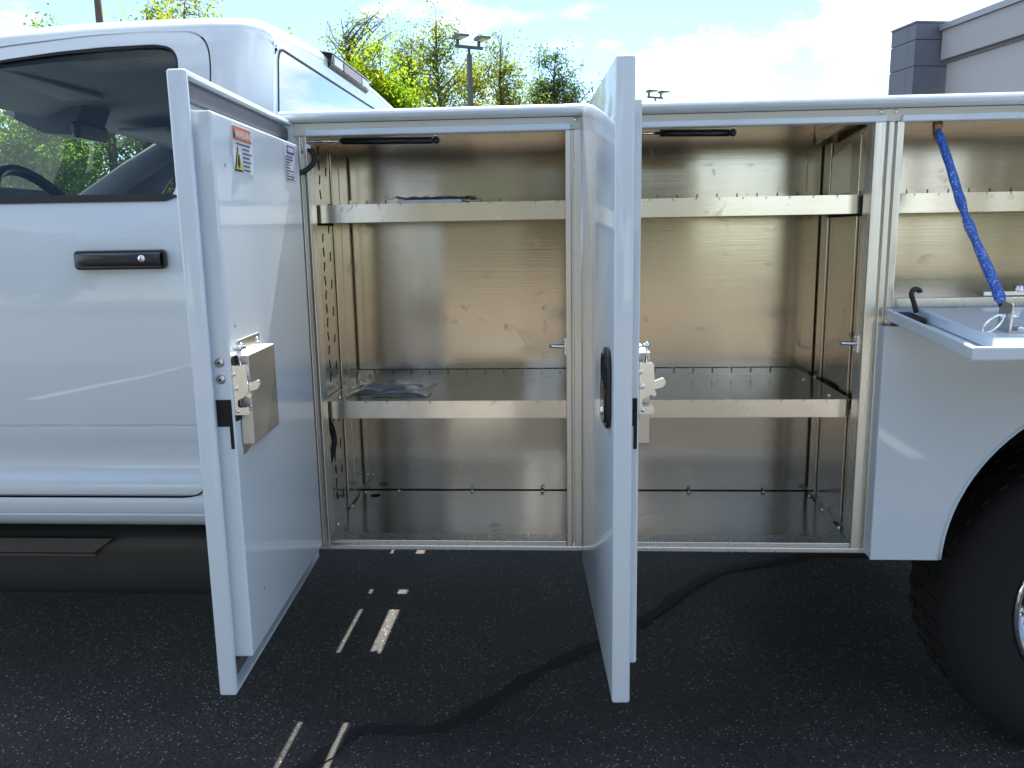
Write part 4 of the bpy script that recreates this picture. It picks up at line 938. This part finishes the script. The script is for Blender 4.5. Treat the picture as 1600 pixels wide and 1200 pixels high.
# ------------------------------------------------------------------ light poles
def light_pole(x, y, h, label, rz):
    root = tag(empty('light_pole', (x, y, 0), rz), label, 'lamp post', 'twin-head lot lights')
    b = MB(); b.box(-0.075, 0.075, -0.075, 0.075, 0.5, h-0.35); b.build('pole', 'pole_paint', root)
    MB().lathe([(0.28, 0), (0.28, 0.5), (0.24, 0.56), (0.0001, 0.56)], (0, 0, 0), 'z', 20).build('base', 'concrete_pad', root)
    MB().tube([(0, 0, h-0.36), (0, 0, h-0.12)], 0.05, 10).build('tenon', 'pole_paint', root)
    MB().box(-0.55, 0.55, -0.05, 0.05, h-0.13, h-0.03).build('cross_arm', 'pole_paint', root)
    for xs in (-0.46, 0.40):
        hd = MB(); hd.box(xs-0.045, xs+0.045, -0.045, 0.045, h-0.029, h+0.24)
        # wedge-shaped luminaire leaning out over the lot
        hd.prism([(-0.05, h+0.17), (-0.05, h+0.30), (0.25, h+0.34), (0.62, h+0.27), (0.66, h+0.21), (0.62, h+0.20)], 'y', xs-0.19, xs+0.19) if False else None
        pr = [(0.06, h+0.16), (0.06, h+0.27), (-0.25, h+0.30), (-0.62, h+0.22), (-0.66, h+0.15), (-0.60, h+0.15)]
        hd.prism(pr, 'x', xs-0.17, xs+0.17)
        o = hd.build('lamp_head', 'pole_paint', root)
        MB().box(xs-0.14, xs+0.14, -0.58, -0.08, h+0.142, h+0.1495).build('lens', 'lamp_lens', o)
light_pole(-2.88, 30.0, 8.05, 'tall grey twin-head light pole in front of the yellowing trees', R(-38+90-20))
light_pole(5.85, 49.0, 8.95, 'distant twin-head light pole just right of the open middle door', R(32))
# ------------------------------------------------------------------ utility pole above the cab
up_ = tag(empty('utility_pole', (-15.6, 28, 0)), 'dark wooden utility pole rising above the cab roof', 'pole')
MB().tube([(0, 0, 0), (0, 0, 6), (0.02, 0, 12.5)], [0.17, 0.14, 0.11], 14).build('shaft', 'wood_pole', up_)
MB().box(-1.2, 1.2, -0.16, -0.05, 11.6, 11.72).build('crossarm', 'wood_pole', up_)

# ------------------------------------------------------------------ trees
def tree(name, label, x, y, h, lobes, leaf, nleaf, size, trunk_r=0.16, seed=1, twigs=60, group=None, lean=0.0, clump=0.55):
    """lobes: list of (dx, dy, zc, rx, rz) crown volumes; leaves sit in clumps at the ends of twigs grown into those volumes"""
    rnd = random.Random(seed); root = tag(empty(name, (x, y, 0)), label, 'tree', group)
    wood = MB()
    top = max(l[2]+l[4]*0.75 for l in lobes)
    tp = [(0, 0, 0)]
    for i in range(1, 7): tp.append((lean*i/6 + rnd.uniform(-.12, .12), rnd.uniform(-.12, .12), top*i/6))
    wood.tube([(p[0], p[1], p[2]) for p in spline(tp, 3)], [max(0.02, trunk_r*(1-0.88*i/18)) for i in range(19)], 8)
    def trunk_at(z):
        i = min(5.999, max(0, z/top*6)); a, b = tp[int(i)], tp[int(i)+1]; f = i-int(i); return Vector(a).lerp(Vector(b), f)
    vol = [l[3]*l[3]*l[4] for l in lobes]; ends = []
    for k in range(twigs):
        l = rnd.choices(lobes, vol)[0]
        while True:
            q = Vector((rnd.uniform(-1, 1), rnd.uniform(-1, 1), rnd.uniform(-1, 1)))
            if 0.25 < q.length < 1: break
        e = Vector((l[0]+q.x*l[3], l[1]+q.y*l[3], l[2]+q.z*l[4]))
        s0 = trunk_at(max(0.6, min(top*0.97, e.z - rnd.uniform(0.5, 1.6)*math.hypot(e.x, e.y)*0.9)))
        mid = s0.lerp(e, 0.5) + Vector((rnd.uniform(-.3, .3), rnd.uniform(-.3, .3), rnd.uniform(-.1, .35)))
        pts = spline([s0, mid, e], 4); L = (e-s0).length
        wood.tube(pts, [max(0.008, 0.012+0.016*L*(1-i/(len(pts)-1))) for i in range(len(pts))], 5, cap=False)
        for t in (1.0, 0.78, 0.55):
            ends.append((pts[int((len(pts)-1)*t)], t))
            if rnd.random() < 0.6:
                s1 = pts[int((len(pts)-1)*t)]; e1 = s1 + Vector((rnd.gauss(0, .5), rnd.gauss(0, .5), rnd.gauss(.1, .4)))
                wood.tube([s1, s1.lerp(e1, .5)+Vector((0, 0, .06)), e1], [0.012, 0.009, 0.005], 4, cap=False); ends.append((e1, 1.0))
    wood.build('trunk', 'bark', root)
    lv = MB(); vs = []; fs = []
    for k in range(nleaf):
        c0, t = ends[rnd.randrange(len(ends))]
        c1 = c0 + Vector((rnd.gauss(0, clump*.5), rnd.gauss(0, clump*.5), rnd.gauss(0, clump*.42)))
        sc = size*rnd.uniform(.6, 1.25)
        nn = Vector((rnd.gauss(0, 1), rnd.gauss(0, 1), rnd.gauss(0, 1)+.5)).normalized(); a = nn.orthogonal().normalized()
        a = (Matrix.Rotation(rnd.uniform(0, 6.28), 3, nn) @ a); b_ = nn.cross(a)
        o0 = len(vs); vs += [c1-a*sc*.5, c1+b_*sc*.32+nn*sc*.08, c1+a*sc*.5, c1-b_*sc*.32+nn*sc*.08]; fs.append((o0, o0+1, o0+2, o0+3))
    lv.add(vs, fs); lv.build('crown', leaf, root, fix=False)
    return root
G1, G2 = 'trees beyond the parking lot', 'wood seen past the cab'
tree('bare_tree', 'tall thinly leaved tree with bare twigs just right of the cab roof', -9.7, 40, 11.9, [(-1.1, 0, 9.7, 0.7, 1.9), (0.2, 0, 10.2, 0.8, 1.6), (1.2, 0, 10.7, 0.9, 1.1), (0.6, 0, 8.7, 1.4, 1.2)], 'leaf_olive', 2900, 0.14, 0.16, 11, 90, G1, -0.3, 0.5)
tree('lime_tree', 'dense bright yellow-green tree, nearest and brightest of the row', -6.3, 30, 8.4, [(0, 0, 6.9, 1.0, 1.35), (-0.35, 0, 6.0, 1.05, 1.0), (0.45, 0, 6.1, 0.8, 0.8), (0.95, 0, 5.9, 0.6, 0.6), (0.3, 0, 4.2, 1.6, 1.6)], 'leaf_lime', 24000, 0.13, 0.15, 12, 130, G1, 0.1, 0.5)
tree('bare_tree', 'twiggy half-bare tree between the lime-green tree and the tall olive one', -7.5, 43, 11.5, [(0, 0, 10.2, 0.8, 1.3), (0.3, 0, 8.9, 1.2, 1.0), (-0.6, 0, 9.4, 0.9, 1.0)], 'leaf_olive', 3300, 0.14, 0.15, 13, 80, G1, 0.2, 0.5)
tree('olive_tree', 'tall airy olive-green tree with its dark trunk showing, left of the light pole', -5.0, 36, 10.6, [(0.3, 0, 9.7, 0.9, 0.9), (-0.6, 0, 8.8, 0.9, 0.9), (0.9, 0, 8.6, 0.8, 0.9), (0.0, 0, 7.3, 1.3, 0.9), (0.0, 0, 5.0, 1.8, 1.6)], 'leaf_olive', 8200, 0.135, 0.19, 14, 110, G1, 0.1, 0.5)
tree('yellow_tree', 'yellowing tree directly behind the tall light pole', -4.0, 39, 9.9, [(-0.1, 0, 8.9, 0.8, 0.9), (0, 0, 7.9, 1.2, 1.0), (0.6, 0, 8.5, 0.7, 0.7), (0, 0, 6.0, 1.6, 1.3)], 'leaf_yellow', 6500, 0.14, 0.15, 15, 95, G1, 0.1, 0.5)
tree('green_tree', 'broad green and gold tree just right of the tall light pole', -2.1, 35, 9.7, [(-0.35, 0, 8.7, 0.6, 0.95), (0.1, 0, 7.8, 0.85, 0.85), (0.75, 0, 7.2, 0.65, 0.65), (-0.1, 0, 6.7, 1.2, 0.8), (0, 0, 5.0, 1.7, 1.4)], 'leaf_olive', 10500, 0.13, 0.17, 16, 120, G1, 0.1, 0.45)
tree('dark_tree', 'dark green tree with two rounded tops left of the open middle door', 0.1, 45, 10.9, [(-0.5, 0, 10.15, 0.6, 0.65), (0.7, 0, 9.8, 0.5, 0.65), (-0.2, 0, 9.1, 1.0, 0.7), (1.35, 0, 8.7, 0.75, 0.5), (-1.1, 0, 8.6, 0.6, 0.5), (0, 0, 7.4, 1.8, 1.1)], 'leaf_dark', 12500, 0.14, 0.17, 17, 130, G1, 0.0, 0.4)
wl = [(-22.5, 27, 8.6, 'leaf_wood', 'leafy green tree seen through the windscreen side of the cab'),
      (-19.0, 30, 9.3, 'leaf_green', 'green tree whose top just shows over the front of the cab roof'),
      (-17.2, 26, 8.0, 'leaf_wood', 'bright leafy tree framed in the middle of the cab window'),
      (-15.4, 31, 10.6, 'leaf_lime', 'tall green tree just right of the utility pole above the cab'),
      (-13.6, 30, 10.4, 'leaf_yellow', 'yellow-green treetop above the rear of the cab roof'),
      (-11.6, 33, 9.0, 'leaf_green', 'green tree standing right of the yellow-green treetop behind the cab'),
      (-26.0, 31, 9.5, 'leaf_green', 'green tree at the far left seen through the windscreen')]
for i, (x, y, h, lf, lb) in enumerate(wl):
    tree('woodland_tree', lb, x, y, h, [(0, 0, h*0.80, 1.3, h*0.20), (-0.9, 0, h*0.58, 1.6, h*0.2), (0.9, 0.3, h*0.52, 1.7, h*0.2), (0, -0.4, h*0.32, 2.1, h*0.22)], lf, 19000, 0.15, 0.18, 40+i, 100, G2, 0.1, 0.6)
# undergrowth under that wood, and the tree line behind the photographer that the bare metal mirrors
def thicket(name, label, spots, leaf, n, size, seed):
    rnd = random.Random(seed); vs = []; fs = []
    for k in range(n):
        x, y, z, rx, rz_ = spots[rnd.randrange(len(spots))]
        while True:
            q = Vector((rnd.uniform(-1, 1), rnd.uniform(-1, 1), rnd.uniform(-1, 1)))
            if 0.5 < q.length < 1: break
        c1 = Vector((x+q.x*rx, y+q.y*rx, max(0.05, z+q.z*rz_))); sc = size*rnd.uniform(.6, 1.3)
        nn = Vector((rnd.gauss(0, 1), rnd.gauss(0, 1), rnd.gauss(0, 1)+.4)).normalized(); a = nn.orthogonal().normalized(); a = Matrix.Rotation(rnd.uniform(0, 6.28), 3, nn) @ a; b_ = nn.cross(a)
        o0 = len(vs); vs += [c1-a*sc*.5, c1+b_*sc*.35, c1+a*sc*.5, c1-b_*sc*.35]; fs.append((o0, o0+1, o0+2, o0+3))
    return tag(MB().add(vs, fs).build(name, leaf, fix=False), label, None, None, 'stuff')
rnd = random.Random(5)
thicket('undergrowth', 'leafy undergrowth filling the wood behind the cab', [(-29+i*0.9+rnd.uniform(-.5, .5), 33+rnd.uniform(-2, 3), rnd.uniform(1.5, 4.2), rnd.uniform(1.2, 1.9), rnd.uniform(1.2, 2.0)) for i in range(24)], 'leaf_wood', 26000, 0.20, 6)
thicket('far_wood', 'line of trees across the lot behind the photographer', [(-50+i*1.15+rnd.uniform(-1, 1), -33+rnd.uniform(-4, 3), rnd.uniform(2.0, 13.0), rnd.uniform(1.8, 3.0), rnd.uniform(1.8, 3.2)) for i in range(90)], 'leaf_autumn', 60000, 0.62, 7)
